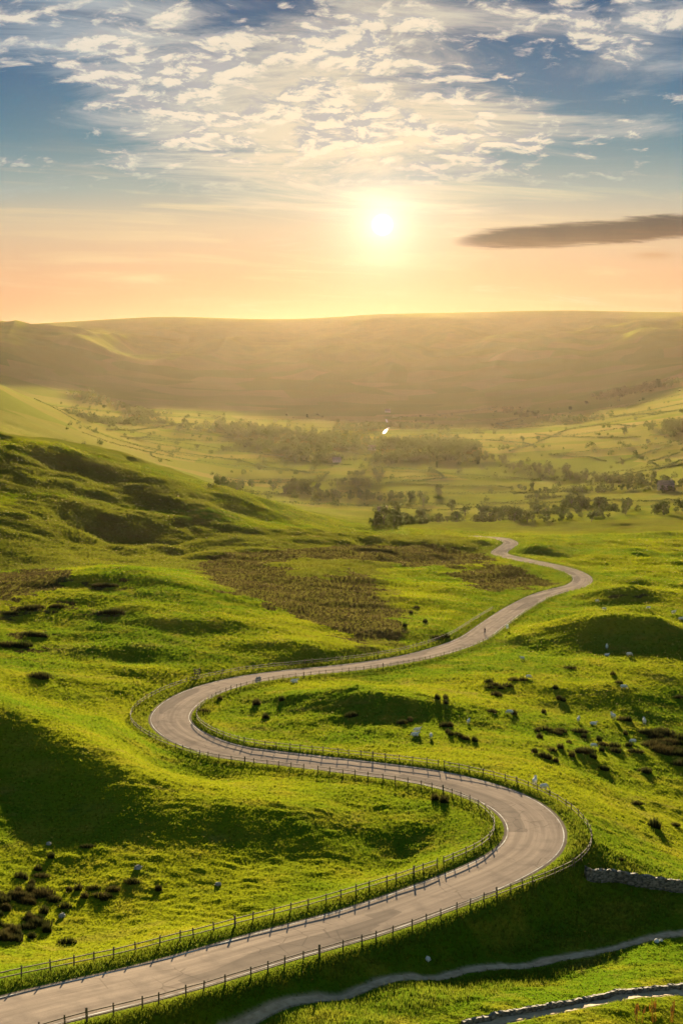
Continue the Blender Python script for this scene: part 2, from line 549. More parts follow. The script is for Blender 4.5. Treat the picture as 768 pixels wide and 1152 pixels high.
veil_v = w.new('ShaderNodeMapping'); veil_v.inputs['Scale'].default_value = (0.5, 1.3, 1); veil_v.inputs['Rotation'].default_value = (0, 0, 0.5)
w.l.new(q, veil_v.inputs[0])
veil_n = w.noise(veil_v.outputs[0], 2.8, 7, 0.66, 1.3)
veil = w.ss(w.m('ADD', veil_n, w.m('MULTIPLY', cover, 0.30)), 0.57, 0.92)
# low streaks near the horizon
cmb2 = w.new('ShaderNodeCombineXYZ')
w.l.new(w.m('MULTIPLY', az, 5.0), cmb2.inputs[0]); w.l.new(w.m('MULTIPLY', w.m('ADD', el, w.m('MULTIPLY', az, 0.04)), 75.0), cmb2.inputs[1])
st_n = w.noise(cmb2.outputs[0], 1.0, 5, 0.6, 0.8)
streak = w.m('MULTIPLY', w.ss(st_n, 0.48, 0.75), w.m('MULTIPLY', w.ss(el, 0.02, 0.05), w.ss(el, 0.15, 0.09)))
warm = w.ss(ang, 0.28, 0.03)
c_puff = w.mix(w.ss(relief, -0.05, 0.07), (*lin(172, 174, 176), 1), w.mix(warm, (*lin(244, 232, 210), 1), (*lin(255, 236, 200), 1)))
c_veil = w.mix(warm, (*lin(186, 196, 198), 1), (*lin(250, 228, 186), 1))
c_str = w.mix(warm, (*lin(236, 208, 160), 1), (*lin(255, 232, 176), 1))


def scaled(c, k):
    s_ = w.new('ShaderNodeVectorMath', operation='SCALE'); w.l.new(c, s_.inputs[0]); s_.inputs['Scale'].default_value = k
    return s_.outputs[0]


skyc = w.mix(w.m('MULTIPLY', streak, 0.55), skyc, scaled(c_str, KSKY))
skyc = w.mix(w.m('MULTIPLY', veil, 0.85), skyc, scaled(c_veil, KSKY))
skyc = w.mix(w.m('MULTIPLY', puff, 0.80), skyc, scaled(c_puff, KSKY))
# the dark lens-shaped cloud to the right of the sun
a0 = tan_el(262, 665)[0]; e0 = math.atan(tan_el(262, 665)[1])
uu = w.m('MULTIPLY', w.m('SUBTRACT', az, a0), F_PX / 145.0)
tilt = w.m('MULTIPLY', w.m('SUBTRACT', az, a0), 0.055)
len_n = w.noise(cmb2.outputs[0], 2.6, 6, 0.7, 0.5)
vv = w.m('MULTIPLY', w.m('SUBTRACT', w.m('SUBTRACT', el, e0), tilt), F_PX / 12.5)
vv = w.m('ADD', vv, w.m('MULTIPLY', w.m('SUBTRACT', len_n, 0.5), 1.6))
up4 = w.m('POWER', w.m('ABSOLUTE', uu), 4.0)
lens = w.ss(w.m('ADD', up4, w.m('MULTIPLY', vv, vv)), 1.35, 0.45)
skyc = w.mix(w.m('MULTIPLY', lens, 0.93), skyc, scaled(w.mix(w.ss(vv, -1.0, 0.6), (*lin(112, 88, 72), 1), (*lin(68, 66, 68), 1)), KSKY))
sm = w.m('MULTIPLY', blob(735, 287, 22, 4), 0.5)
skyc = w.mix(sm, skyc, scaled(w.mix(0.0, (*lin(190, 140, 90), 1), (0, 0, 0, 1)), KSKY))
# the sun's own glow and disc
aur = msum((0.13, w.m('POWER', 2.718, w.m('MULTIPLY', ang, -1 / 0.055))), (1.2, w.m('POWER', 2.718, w.m('MULTIPLY', ang, -1 / 0.018))), (14.0, w.ss(ang, 0.0080, 0.0005)))
au = w.new('ShaderNodeVectorMath', operation='SCALE'); au.inputs[0].default_value = (1.0 * KSKY, 0.70 * KSKY, 0.50 * KSKY); w.l.new(aur, au.inputs['Scale'])
skyc = w.vm('ADD', skyc, au.outputs[0])
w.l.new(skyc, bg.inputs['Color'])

# haze: one closed box of thin pale air
mh, t = new_mat('haze')
o_ = t.new('ShaderNodeOutputMaterial'); pv = t.new('ShaderNodeVolumePrincipled')
HAZE = 2.4e-6
pv.inputs['Color'].default_value = (0.88, 0.66, 0.46, 1)
pv.inputs['Density'].default_value = HAZE
pv.inputs['Anisotropy'].default_value = 0.70
t.l.new(pv.outputs[0], o_.inputs['Volume'])
hx, hy0, hy1, hz0, hz1 = 10800, -10800, 10800, -40, CAM_Z + 175
hv = [(x, y, z) for z in (hz0, hz1) for y in (hy0, hy1) for x in (-hx, hx)]
hm = bpy.data.meshes.new('haze'); hm.from_pydata(hv, [], [(0, 2, 3, 1), (4, 5, 7, 6), (0, 1, 5, 4), (2, 6, 7, 3), (0, 4, 6, 2), (1, 3, 7, 5)])
tag(link('haze', hm, mh), kind='stuff')


# ------------------------------------------------------------------ the ground sheet
rr = np.concatenate([np.geomspace(2, 88, 30, endpoint=False), np.geomspace(88, 720, 640, endpoint=False), np.geomspace(720, 7500, 400, endpoint=False), np.geomspace(7500, 10500, 16)])
tf = np.arange(-0.30, 0.3001, 0.00115)
tl = -0.30 - np.cumsum(np.geomspace(0.002, 0.25, 26)); tl = tl[tl > -math.pi][::-1]
ths = np.concatenate([[-math.pi], tl, tf, -tl[::-1], [math.pi]])
TH, RRg = np.meshgrid(ths, rr)
gx = (RRg * np.sin(TH)).ravel(); gy = (RRg * np.cos(TH)).ravel()
gz, gd, gside, garc, gdt, gdp = height(gx, gy)
nr, nt_ = TH.shape
GZ = gz.reshape(nr, nt_)
LR = np.log(rr)


def ground_z(x, y):
    """height of the built ground sheet at world points"""
    x = np.atleast_1d(np.asarray(x, float)); y = np.atleast_1d(np.asarray(y, float))
    th = np.arctan2(x, y); r = np.hypot(x, y)
    i = np.clip(np.searchsorted(rr, r) - 1, 0, nr - 2); j = np.clip(np.searchsorted(ths, th) - 1, 0, nt_ - 2)
    fi = np.clip((r - rr[i]) / (rr[i + 1] - rr[i]), 0, 1); fj = (th - ths[j]) / (ths[j + 1] - ths[j])
    return (GZ[i, j] * (1 - fi) * (1 - fj) + GZ[i + 1, j] * fi * (1 - fj) + GZ[i, j + 1] * (1 - fi) * fj + GZ[i + 1, j + 1] * fi * fj)


def spot(px, py, rmin=90.0):
    """the point of the ground seen in a given direction"""
    th, tn = tan_el(py, px)
    j = int(np.clip(np.searchsorted(ths, th) - 1, 0, nt_ - 2)); f = (th - ths[j]) / (ths[j + 1] - ths[j])
    prof = GZ[:, j] * (1 - f) + GZ[:, j + 1] * f
    over = prof - (CAM_Z + rr * tn)
    k = np.where((over >= 0) & (rr > rmin))[0]
    if len(k) == 0:
        i = int(np.argmax(np.where(rr > rmin, over / rr, -9))); r = rr[i]
    else:
        i = k[0]
        r = rr[i - 1] + (rr[i] - rr[i - 1]) * over[i - 1] / (over[i - 1] - over[i]) if over[i - 1] < 0 else rr[i]
    x, y = r * math.sin(th), r * math.cos(th)
    return x, y, float(ground_z(x, y)[0])


def in_poly(x, y, P):
    inside = np.zeros(len(x), bool)
    n = len(P)
    for i in range(n):
        x1, y1 = P[i]; x2, y2 = P[(i + 1) % n]
        if y1 == y2: continue
        c = ((y1 > y) != (y2 > y)) & (x < (x2 - x1) * (y - y1) / (y2 - y1) + x1)
        inside ^= c
    return inside


# outlines of land cover, as patches on the ground
HEATHER = [[(225, 640), (255, 664), (300, 680), (340, 697), (385, 716), (412, 724), (446, 718), (455, 700), (432, 672), (418, 650), (395, 640), (372, 652), (330, 648), (320, 640), (290, 632), (372, 628), (440, 634), (520, 640), (545, 634), (556, 624), (470, 612), (400, 612), (300, 618), (235, 628)],
           [(526, 655), (540, 665), (570, 664), (610, 660), (626, 654), (600, 645), (560, 634), (530, 640), (500, 645)],
           [(-30, 664), (20, 676), (60, 660), (90, 650), (60, 640), (-30, 640)]]
HSPOTS = [(120, 659, 5, 3), (125, 689, 7, 3), (40, 715, 4, 2.5), (12, 727, 6, 3), (45, 763, 2.5, 1.5), (66, 683, 4, 2), (35, 686, 7, 2.5), (10, 692, 6, 3), (720, 673, 5, 3), (708, 672, 3, 2), (10, 664, 9, 5)]
BROWN_HILL = [[(-40, 636), (-40, 585), (30, 560), (120, 565), (200, 580), (300, 596), (400, 600), (500, 602), (550, 612), (545, 622), (420, 640), (330, 650), (240, 660), (200, 640), (60, 640)], [(-40, 555), (-40, 520), (60, 512), (150, 525), (230, 560), (280, 580), (200, 575), (100, 560)], [(270, 665), (230, 640), (330, 690), (420, 730), (450, 726), (460, 690), (430, 640), (330, 630)]]


def outline(pts):
    return [spot(px, py)[:2] for px, py in pts]


HPOLY = [outline(p) for p in HEATHER]
BPOLY = [outline(p) for p in BROWN_HILL]
HS = [(*spot(px, py)[:2], a, b) for px, py, a, b in HSPOTS]


def cover_masks(x, y):
    """heather, rough straw grass, moor"""
    wx = x + fbm(x / 11, y / 11, 4) * 9; wy = y + fbm(x / 11 + 40, y / 11, 4) * 15
    h = np.zeros(len(x)); m = np.zeros(len(x))
    near = (np.hypot(x, y) < 900)
    for P in HPOLY: h[near] = np.maximum(h[near], in_poly(wx[near], wy[near], P))
    for sx_, sy_, a, b in HS: h = np.maximum(h, (((wx - sx_) / a) ** 2 + ((wy - sy_) / b) ** 2 < 1.0) * 1.0)
    for P in BPOLY: m[near] = np.maximum(m[near], in_poly(wx[near], wy[near], P))
    h *= smooth(5.0, 7.0, np.maximum(road_sdf(x, y)[0], 0))
    return h, m


quad_i = np.arange(nr * nt_).reshape(nr, nt_)
quads = np.stack([quad_i[:-1, :-1].ravel(), quad_i[:-1, 1:].ravel(), quad_i[1:, 1:].ravel(), quad_i[1:, :-1].ravel()], 1)
ground_me = mesh_np('ground', np.stack([gx, gy, gz], 1), quads)
gh, gm = cover_masks(gx, gy)
attr(ground_me, 'heather', gh)
gmid = smooth(560, 800, np.hypot(gx, gy)) * smooth(1900, 1300, np.hypot(gx, gy)) * (0.45 + 0.5 * smooth(-0.25, 0.3, fbm(gx / 130, gy / 170, 4) + 0.25 * (np.arctan2(gx, gy) < -0.1)))
attr(ground_me, 'moor', np.maximum(np.maximum(gm * 0.95, gmid), smooth(4700, 6300, np.hypot(gx, gy) + 250 * fbm(gx / 300, gy / 300, 3))))
attr(ground_me, 'verge', smooth(7, 4.2, gd))
attr(ground_me, 'dirt', np.maximum(smooth(0.95, 0.5, gdt), smooth(1.0, 0.5, gdp)))


def land_colour(t, pos):
    """colour of the turf from where it grows; shared by the sheet and the blades"""
    n1 = t.noise(pos, 0.022, 4, 0.6); n2 = t.noise(pos, 0.16, 4, 0.6); n3 = t.noise(pos, 1.3, 3, 0.65)
    c = t.mix(t.ss(n1, 0.40, 0.62), (0.038, 0.080, 0.002, 1), (0.110, 0.124, 0.003, 1))
    c = t.mix(t.ss(n2, 0.45, 0.75, 0, 0.8), c, (0.148, 0.126, 0.009, 1))
    c = t.mix(t.ss(n3, 0.45, 0.75, 0, 0.55), c, (0.034, 0.060, 0.004, 1))
    n4 = t.noise(pos, 0.065, 5, 0.7, 1.0)
    c = t.mix(t.ss(n4, 0.56, 0.72, 0, 0.75), c, (0.130, 0.106, 0.020, 1))
    c = t.mix(t.ss(n4, 0.40, 0.28, 0, 0.7), c, (0.030, 0.058, 0.006, 1))
    c = t.mix(t.m('MULTIPLY', t.attr('verge'), 0.6), c, (0.058, 0.080, 0.008, 1))
    moor = t.mix(t.ss(n2, 0.35, 0.65), (0.046, 0.036, 0.009, 1), (0.042, 0.050, 0.006, 1))
    c = t.mix(t.m('MULTIPLY', t.attr('moor'), 0.8), c, moor)
    far = t.ss(t.vm('LENGTH', pos), 3000, 5000)
    nf = t.noise(pos, 0.0035, 5, 0.65, 0.5)
    moor = t.mix(far, moor, t.mix(t.ss(nf, 0.42, 0.60), (0.036, 0.030, 0.014, 1), (0.150, 0.145, 0.045, 1)))
    hea = t.mix(t.ss(n2, 0.35, 0.65), (0.018, 0.014, 0.006, 1), (0.044, 0.034, 0.011, 1))
    c = t.mix(t.attr('heather'), c, hea)
    return c, n2, n3


mg, t = new_mat('pasture')
out = t.new('ShaderNodeOutputMaterial'); b = t.new('ShaderNodeBsdfPrincipled')
pos = t.new('ShaderNodeNewGeometry').outputs['Position']
c, n2, n3 = land_colour(t, pos)
# far fields: parcels of hay, pasture and meadow
dist = t.vm('LENGTH', pos)
mp = t.new('ShaderNodeMapping'); mp.inputs['Scale'].default_value = (1 / 210, 1 / 150, 0); mp.inputs['Rotation'].default_value = (0, 0, 0.25)
t.l.new(pos, mp.inputs[0])
vo = t.new('ShaderNodeTexVoronoi'); vo.inputs['Scale'].default_value = 1.0; vo.inputs['Randomness'].default_value = 0.75
t.l.new(mp.outputs[0], vo.inputs['Vector'])
sv = t.new('ShaderNodeSeparateColor'); t.l.new(vo.outputs['Color'], sv.inputs[0])
parcel = t.ramp(sv.outputs[0], [(0.0, (0.075, 0.115, 0.016)), (0.35, (0.115, 0.145, 0.022)), (0.6, (0.17, 0.155, 0.04)), (0.85, (0.095, 0.125, 0.02)), (1.0, (0.20, 0.17, 0.05))])
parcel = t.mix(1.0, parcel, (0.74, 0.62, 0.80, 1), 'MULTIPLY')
parcel = t.mix(t.ss(t.noise(pos, 0.02, 4, 0.6), 0.3, 0.8, 0, 0.5), parcel, (0.07, 0.085, 0.02, 1))
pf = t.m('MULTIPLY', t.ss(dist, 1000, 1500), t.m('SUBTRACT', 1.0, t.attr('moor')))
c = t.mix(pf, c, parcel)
dirt_n = t.noise(pos, 3.0, 4, 0.6)
c = t.mix(t.attr('dirt'), c, t.mix(dirt_n, (0.22, 0.16, 0.10, 1), (0.34, 0.26, 0.17, 1)))
t.l.new(c, b.inputs['Base Color'])
b.inputs['Roughness'].default_value = 1.0; b.inputs['Specular IOR Level'].default_value = 0.0
b.inputs['Sheen Weight'].default_value = 0.25; b.inputs['Sheen Roughness'].default_value = 0.45
t.l.new(t.mix(0.4, c, (0.5, 0.5, 0.05, 1)), b.inputs['Sheen Tint'])
hsum = t.m('ADD', t.m('MULTIPLY', t.noise(pos, 1.1, 4, 0.65), 0.5), t.m('MULTIPLY', t.noise(pos, 3.5, 3, 0.7), 0.22))
bp = t.new('ShaderNodeBump'); bp.inputs['Strength'].default_value = 1.0
t.l.new(t.ss(dist, 250, 1200, 0.55, 1.2), bp.inputs['Distance'])
t.l.new(hsum, bp.inputs['Height']); t.l.new(bp.outputs[0], b.inputs['Normal'])
t.l.new(b.outputs[0], out.inputs[0])
tag(link('ground', ground_me, mg), kind='structure')

# ------------------------------------------------------------------ grass and heather: countless small blades
mt_, t = new_mat('grass_blades')
out = t.new('ShaderNodeOutputMaterial')
pos = t.new('ShaderNodeNewGeometry').outputs['Position']
c, n2, n3 = land_colour(t, pos)
tone = t.attr('tone')
c = t.mix(t.m('MULTIPLY', t.ss(tone, 0.0, 1.0, 0.0, 0.45), t.m('SUBTRACT', 1.0, t.attr('heather'))), c, (0.148, 0.142, 0.010, 1))
df = t.new('ShaderNodeBsdfDiffuse'); tr = t.new('ShaderNodeBsdfTranslucent'); mx = t.new('ShaderNodeMixShader')
mx.inputs[0].default_value = 0.5
t.l.new(c, df.inputs[0]); t.l.new(c, tr.inputs[0])
t.l.new(df.outputs[0], mx.inputs[1]); t.l.new(tr.outputs[0], mx.inputs[2]); t.l.new(mx.outputs[0], out.inputs[0])


def blades_mesh(name, x, y, z, hgt, wid, nb, lean, extra):
    """nb bent triangles per tuft"""
    n = len(x)
    X = np.repeat(x, nb); Y = np.repeat(y, nb); Zb = np.repeat(z, nb); Hh = np.repeat(hgt, nb); Ww = np.repeat(wid, nb)
    N = n * nb
    a = rng.uniform(0, 2 * np.pi, N); rad = rng.uniform(0, 1, N) ** 0.5 * Hh * 0.6
    bx_ = X + np.cos(a) * rad; by_ = Y + np.sin(a) * rad
    hh = Hh * rng.uniform(0.55, 1.15, N)
    fa = rng.uniform(0, 2 * np.pi, N)
    wx_ = np.cos(fa) * Ww * 0.5; wy_ = np.sin(fa) * Ww * 0.5
    ln = lean * hh * rng.uniform(0.2, 1.2, N)
    la = a + rng.normal(0, 0.6, N)
    V = np.empty((N, 3, 3))
    V[:, 0] = np.stack([bx_ - wx_, by_ - wy_, Zb - 0.05], 1)
    V[:, 1] = np.stack([bx_ + wx_, by_ + wy_, Zb - 0.05], 1)
    V[:, 2] = np.stack([bx_ + np.cos(la) * ln, by_ + np.sin(la) * ln, Zb + hh], 1)
    me = mesh_np(name, V.reshape(-1, 3), np.arange(N * 3).reshape(N, 3), False)
    attr(me, 'tone', np.repeat(np.repeat(rng.uniform(0, 1, n), nb) * 0.6 + rng.uniform(0, 0.4, N), 3))
    for k, v in extra.items(): attr(me, k, np.repeat(v, nb * 3))
    return me


def scatter(dth, dlr, r0, r1, th0=-0.29, th1=0.29):
    a, b_ = np.meshgrid(np.arange(th0, th1, dth), np.arange(math.log(r0), math.log(r1), dlr))
    a = a.ravel() + rng.uniform(-0.6, 0.6, a.size) * dth; b_ = b_.ravel() + rng.uniform(-0.6, 0.6, b_.size) * dlr
    r = np.exp(b_)
    return r * np.sin(a), r * np.cos(a), r


GRASS = True
if GRASS:
    x, y, r = scatter(0.0030, 0.0036, 100, 820)
    d, zr, side, arc = road_sdf(x, y)
    dt = line_dist(x, y, TRACK, 6); dp = line_dist(x, y, PATH, 6)
    clump = fbm(x / 2.4, y / 2.0 + 9, 2)
    keep = (d > HW + 0.25) & (dt > 0.72 + 0.3 * clump) & (dp > 0.75)
    x, y, r, d, dt, clump = [v[keep] for v in (x, y, r, d, dt, clump)]
    hh_, mm_ = cover_masks(x, y)
    z = ground_z(x, y)
    big = fbm(x / 18 + 60, y / 18, 3)
    k = (r / 120) ** 0.75
    hgt = 0.75 * (0.17 + 0.18 * np.clip(clump, 0, 1) + 0.10 * np.clip(big, -0.5, 1)) * k * rng.uniform(0.7, 1.3, len(x))
    vg = smooth(7, 4.6, d)
    hgt = hgt * (1 + 0.7 * vg)
    wid = 0.075 * (r / 120) ** 0.9 * np.ones(len(x))
    g = hh_ < 0.5
    ex = dict(verge=vg[g], moor=0.95 * mm_[g], heather=hh_[g])
    tag(link('grass', blades_mesh('grass', x[g], y[g], z[g], hgt[g], wid[g], 5, 0.7, ex), mt_), kind='stuff')
    h_ = ~g
    ex = dict(verge=vg[h_], moor=0.8 * mm_[h_], heather=hh_[h_])
    tag(link('heather', blades_mesh('heather', x[h_], y[h_], z[h_], hgt[h_] * 1.1, wid[h_] * 1.3, 5, 0.8, ex), mt_), kind='stuff')
    # long unmown grass on the verges and the bank under the road
    x, y, r = scatter(0.0026, 0.0026, 102, 330)
    d, zr, side, arc = road_sdf(x, y)
    dt = line_dist(x, y, TRACK, 6)
    keep = ((d > HW + 0.3) & (d < HW + 2.8 + rng.uniform(-0.8, 0.5, len(x)))) | ((side < 0) & (d > HW) & (d < 17) & (arc < 175) & (dt > 1.7) & (rng.uniform(0, 1, len(x)) < 0.55) & (r < 165))
    keep &= dt > 1.2
    x, y, r, d = x[keep], y[keep], r[keep], d[keep]
    z = ground_z(x, y)
    hgt = 0.42 * (0.6 + 0.6 * np.clip(fbm(x / 3, y / 3, 2) + 0.3, 0, 1.2)) * smooth(HW, HW + 1.4, d)
    one = np.ones(len(x))
    tag(link('long_grass', blades_mesh('long_grass', x, y, z, hgt + 0.1, 0.06 * (r / 120), 5, 0.45, dict(verge=one, moor=one * 0, heather=one * 0)), mt_), kind='stuff')

# ------------------------------------------------------------------ road, its markings, the tracks
ma, t = new_mat('asphalt')
out = t.new('ShaderNodeOutputMaterial'); b = t.new('ShaderNodeBsdfPrincipled')
pos = t.new('ShaderNodeNewGeometry').outputs['Position']
cm = t.new('ShaderNodeCombineXYZ')
t.l.new(t.m('MULTIPLY', t.attr('lat'), 1.0), cm.inputs[0]); t.l.new(t.m('MULTIPLY', t.attr('arc'), 0.035), cm.inputs[1])
n0 = t.noise(cm.outputs[0], 1.3, 4, 0.6)
n1 = t.noise(pos, 0.35, 4, 0.6); n2 = t.noise(pos, 9, 4, 0.7)
c = t.mix(t.ss(n0, 0.3, 0.7), (0.205, 0.162, 0.128, 1), (0.305, 0.242, 0.188, 1))
c = t.mix(t.ss(n1, 0.45, 0.75, 0, 0.5), c, (0.125, 0.102, 0.085, 1))
c = t.mix(t.ss(n2, 0.4, 0.8, 0, 0.35), c, (0.12, 0.10, 0.088, 1))
crk = t.new('ShaderNodeTexVoronoi', feature='DISTANCE_TO_EDGE'); crk.inputs['Scale'].default_value = 0.42
t.l.new(pos, crk.inputs['Vector'])
crack = t.m('MULTIPLY', t.ss(crk.outputs['Distance'], 0.035, 0.010), t.ss(t.noise(pos, 0.11, 3, 0.6), 0.52, 0.60))
c = t.mix(t.m('MULTIPLY', crack, 0.35), c, (0.045, 0.038, 0.033, 1))
ptc = t.new('ShaderNodeTexVoronoi', distance='CHEBYCHEV'); ptc.inputs['Scale'].default_value = 1.0
cm2 = t.new('ShaderNodeCombineXYZ'); t.l.new(t.m('MULTIPLY', t.attr('lat'), 0.30), cm2.inputs[0]); t.l.new(t.m('MULTIPLY', t.attr('arc'), 0.055), cm2.inputs[1])
t.l.new(cm2.outputs[0], ptc.inputs['Vector'])
sp_ = t.new('ShaderNodeSeparateColor'); t.l.new(ptc.outputs['Color'], sp_.inputs[0])
c = t.mix(t.ss(sp_.outputs[0], 0.72, 0.76, 0, 0.45), c, (0.10, 0.085, 0.072, 1))
edge = t.ss(t.m('ABSOLUTE', t.attr('lat')), HW - 0.75, HW - 0.1)
c = t.mix(t.m('MULTIPLY', edge, t.ss(n0, 0.3, 0.6, 0.2, 0.8)), c, (0.085, 0.072, 0.056, 1))
t.l.new(c, b.inputs['Base Color']); b.inputs['Roughness'].default_value = 1.0; b.inputs['Specular IOR Level'].default_value = 0.0
bp = t.new('ShaderNodeBump'); bp.inputs['Strength'].default_value = 0.5; bp.inputs['Distance'].default_value = 0.02
t.l.new(n2, bp.inputs['Height']); t.l.new(bp.outputs[0], b.inputs['Normal'])
t.l.new(b.outputs[0], out.inputs[0])


def strip(name, line, offs, dz, mat):
    """sheet that follows a line; offs are lateral offsets (left +)"""
    L = np.asarray(line)
    T = np.gradient(L[:, :2], axis=0); T /= np.linalg.norm(T, axis=1)[:, None]
    N = np.stack([-T[:, 1], T[:, 0]], 1)
    V = []
    for k, o in enumerate(offs):
        V.append(np.column_stack([L[:, :2] + N * o, L[:, 2] + CAM_Z + (dz[k] if hasattr(dz, '__len__') else dz)]))
    V = np.stack(V, 1)
    n, k = V.shape[:2]
    ix = np.arange(n * k).reshape(n, k)
    Fq = np.stack([ix[:-1, 1:].ravel(), ix[:-1, :-1].ravel(), ix[1:, :-1].ravel(), ix[1:, 1:].ravel()], 1)
    me = mesh_np(name, V.reshape(-1, 3), Fq)
    attr(me, 'lat', np.tile(np.asarray(offs, float), n)); attr(me, 'arc', np.repeat(np.arange(n) * 0.5, k))
    return link(name, me, mat)


tag(strip('road', RC, [-HW, -HW + 0.4, -2.4, -1.2, 0, 1.2, 2.4, HW - 0.4, HW], [0.0, 0.02, 0.04, 0.06, 0.07, 0.06, 0.04, 0.02, 0.0], ma), kind='structure')
mw_ = simple_mat('road_paint', (0.64, 0.62, 0.56), (0.24, 0.20, 0.17), 0.45, 1.0, 0.0)
for s in (-1, 1):
    e = HW - 0.42
    tag(strip('road_marking', RC, [s * e - 0.055, s * e + 0.055] , 0.026, mw_), kind='structure')
md = simple_mat('trodden_earth', (0.26, 0.185, 0.11), (0.40, 0.30, 0.19), 1.5, 0.95, 0.05, 0.03)


def draped(name, line, hw, lift, mat):
    L = np.asarray(line); T = np.gradient(L[:, :2], axis=0); T /= np.linalg.norm(T, axis=1)[:, None]
    N = np.stack([-T[:, 1], T[:, 0]], 1)
    offs = np.linspace(-hw, hw, 5)
    V = []
    for o in offs:
        P = L[:, :2] + N * (o * (1 + 0.18 * fbm(np.arange(len(L)) * 0.13 + o, np.full(len(L), o), 2)))[:, None]
        V.append(np.column_stack([P, ground_z(P[:, 0], P[:, 1]) + lift]))
    V = np.stack(V, 1); n, k = V.shape[:2]
    ix = np.arange(n * k).reshape(n, k)
    Fq = np.stack([ix[:-1, 1:].ravel(), ix[:-1, :-1].ravel(), ix[1:, :-1].ravel(), ix[1:, 1:].ravel()], 1)
    return link(name, mesh_np(name, V.reshape(-1, 3), Fq), mat)


tag(draped('track', TRACK, 0.5, 0.035, md), kind='structure')
tag(draped('path', PATH, 0.55, 0.035, md), kind='structure')

# ------------------------------------------------------------------ mesh builder for small things
class MB:
    def __init__(self): self.v = []; self.f = []; self.mi = []

    def add(self, v, f, mi=0):
        b = len(self.v); self.v += [tuple(p) for p in v]; self.f += [tuple(i + b for i in q) for q in f]; self.mi += [mi] * len(f)

    def box(self, c, size, rz=0.0, mi=0, taper=1.0, tilt=(0, 0)):
        cx, cy, cz = c; sx, sy, sz = [k / 2 for k in size]
        cr, sr = math.cos(rz), math.sin(rz); v = []
        for z in (-1, 1):
            k = taper if z > 0 else 1.0
            for x, y in ((-1, -1), (1, -1), (1, 1), (-1, 1)):
                X, Y = x * sx * k, y * sy * k
                v.append((cx + X * cr - Y * sr + tilt[0] * z * sz, cy + X * sr + Y * cr + tilt[1] * z * sz, cz + z * sz))
        self.add(v, [(3, 2, 1, 0), (4, 5, 6, 7), (0, 1, 5, 4), (1, 2, 6, 5), (2, 3, 7, 6), (3, 0, 4, 7)], mi)

    def tube(self, pts, rad, n=8, mi=0, cap=True):
        pts = [np.array(p, float) for p in pts]; rings = []
        if not hasattr(rad, '__len__'): rad = [rad] * len(pts)
        for i, p in enumerate(pts):
            d = pts[min(i + 1, len(pts) - 1)] - pts[max(i - 1, 0)]; d /= np.linalg.norm(d) + 1e-9
            a = np.cross(d, (0, 0, 1.0)) if abs(d[2]) < 0.9 else np.cross(d, (1.0, 0, 0)); a /= np.linalg.norm(a); b_ = np.cross(d, a)
            rings.append([p + rad[i] * (math.cos(2 * math.pi * k / n) * a + math.sin(2 * math.pi * k / n) * b_) for k in range(n)])
        v = [q for r_ in rings for q in r_]; f = []
        for i in range(len(pts) - 1):
            for k in range(n):
                f.append((i * n + k, i * n + (k + 1) % n, (i + 1) * n + (k + 1) % n, (i + 1) * n + k))
        if cap: f += [tuple(range(n))[::-1], tuple((len(pts) - 1) * n + k for k in range(n))]
        self.add(v, f, mi)

    def ball(self, c, rad, n=12, m=8, mi=0):
        v = [(c[0], c[1], c[2] - rad[2])]; f = []
        for i in range(1, m):
            a = -math.pi / 2 + math.pi * i / m
            for k in range(n):
                b_ = 2 * math.pi * k / n
                v.append((c[0] + rad[0] * math.cos(a) * math.cos(b_), c[1] + rad[1] * math.cos(a) * math.sin(b_), c[2] + rad[2] * math.sin(a)))
        v.append((c[0], c[1], c[2] + rad[2]))
        for k in range(n):
            f.append((0, 1 + (k + 1) % n, 1 + k)); f.append((len(v) - 1, 1 + (m - 2) * n + k, 1 + (m - 2) * n + (k + 1) % n))
            for i in range(m - 2):
                f.append((1 + i * n + k, 1 + i * n + (k + 1) % n, 1 + (i + 1) * n + (k + 1) % n, 1 + (i + 1) * n + k))
        self.add(v, f, mi)

    def mesh(self, name, mats, smooth_=False):
        me = bpy.data.meshes.new(name); me.from_pydata(self.v, [], self.f)
        for m in mats: me.materials.append(m)
        me.polygons.foreach_set('material_index', np.array(self.mi, np.int32))
        me.polygons.foreach_set('use_smooth', np.full(len(self.f), smooth_, bool))
        me.update()
        return me

    def body(self, name, mats, voxel, pick=None):
        """all pieces fused into one continuous skin"""
        o = bpy.data.objects.new('skin_source', self.mesh(name, []))
        col.objects.link(o)
        md_ = o.modifiers.new('fuse', 'REMESH'); md_.mode = 'VOXEL'; md_.voxel_size = voxel
        sm_ = o.modifiers.new('soft', 'SMOOTH'); sm_.factor = 0.5; sm_.iterations = 2
        me = bpy.data.meshes.new_from_object(o.evaluated_get(bpy.context.evaluated_depsgraph_get()))
        me.name = name
        src = o.data
        bpy.data.objects.remove(o); bpy.data.meshes.remove(src)
        me.materials.clear()
        for m in mats: me.materials.append(m)
        for p in me.polygons:
            p.use_smooth = True
            if pick: p.material_index = pick(p.center)
        return me


def part(name, me, parent): return link(name, me, None, parent)


# ------------------------------------------------------------------ fences
wood = simple_mat('weathered_wood', (0.10, 0.070, 0.045), (0.17, 0.125, 0.085), 6.0, 0.9, 0.1)
stone_m = None


def arc_at(px, py, z):
    th, r, zz = at_z(px, py, z)
    x, y = r * math.sin(th), r * math.cos(th)
    return int(np.argmin((RC[:, 0] - x) ** 2 + (RC[:, 1] - y) ** 2)) * 0.5


ARC = [arc_at(*p) for p in road_px]


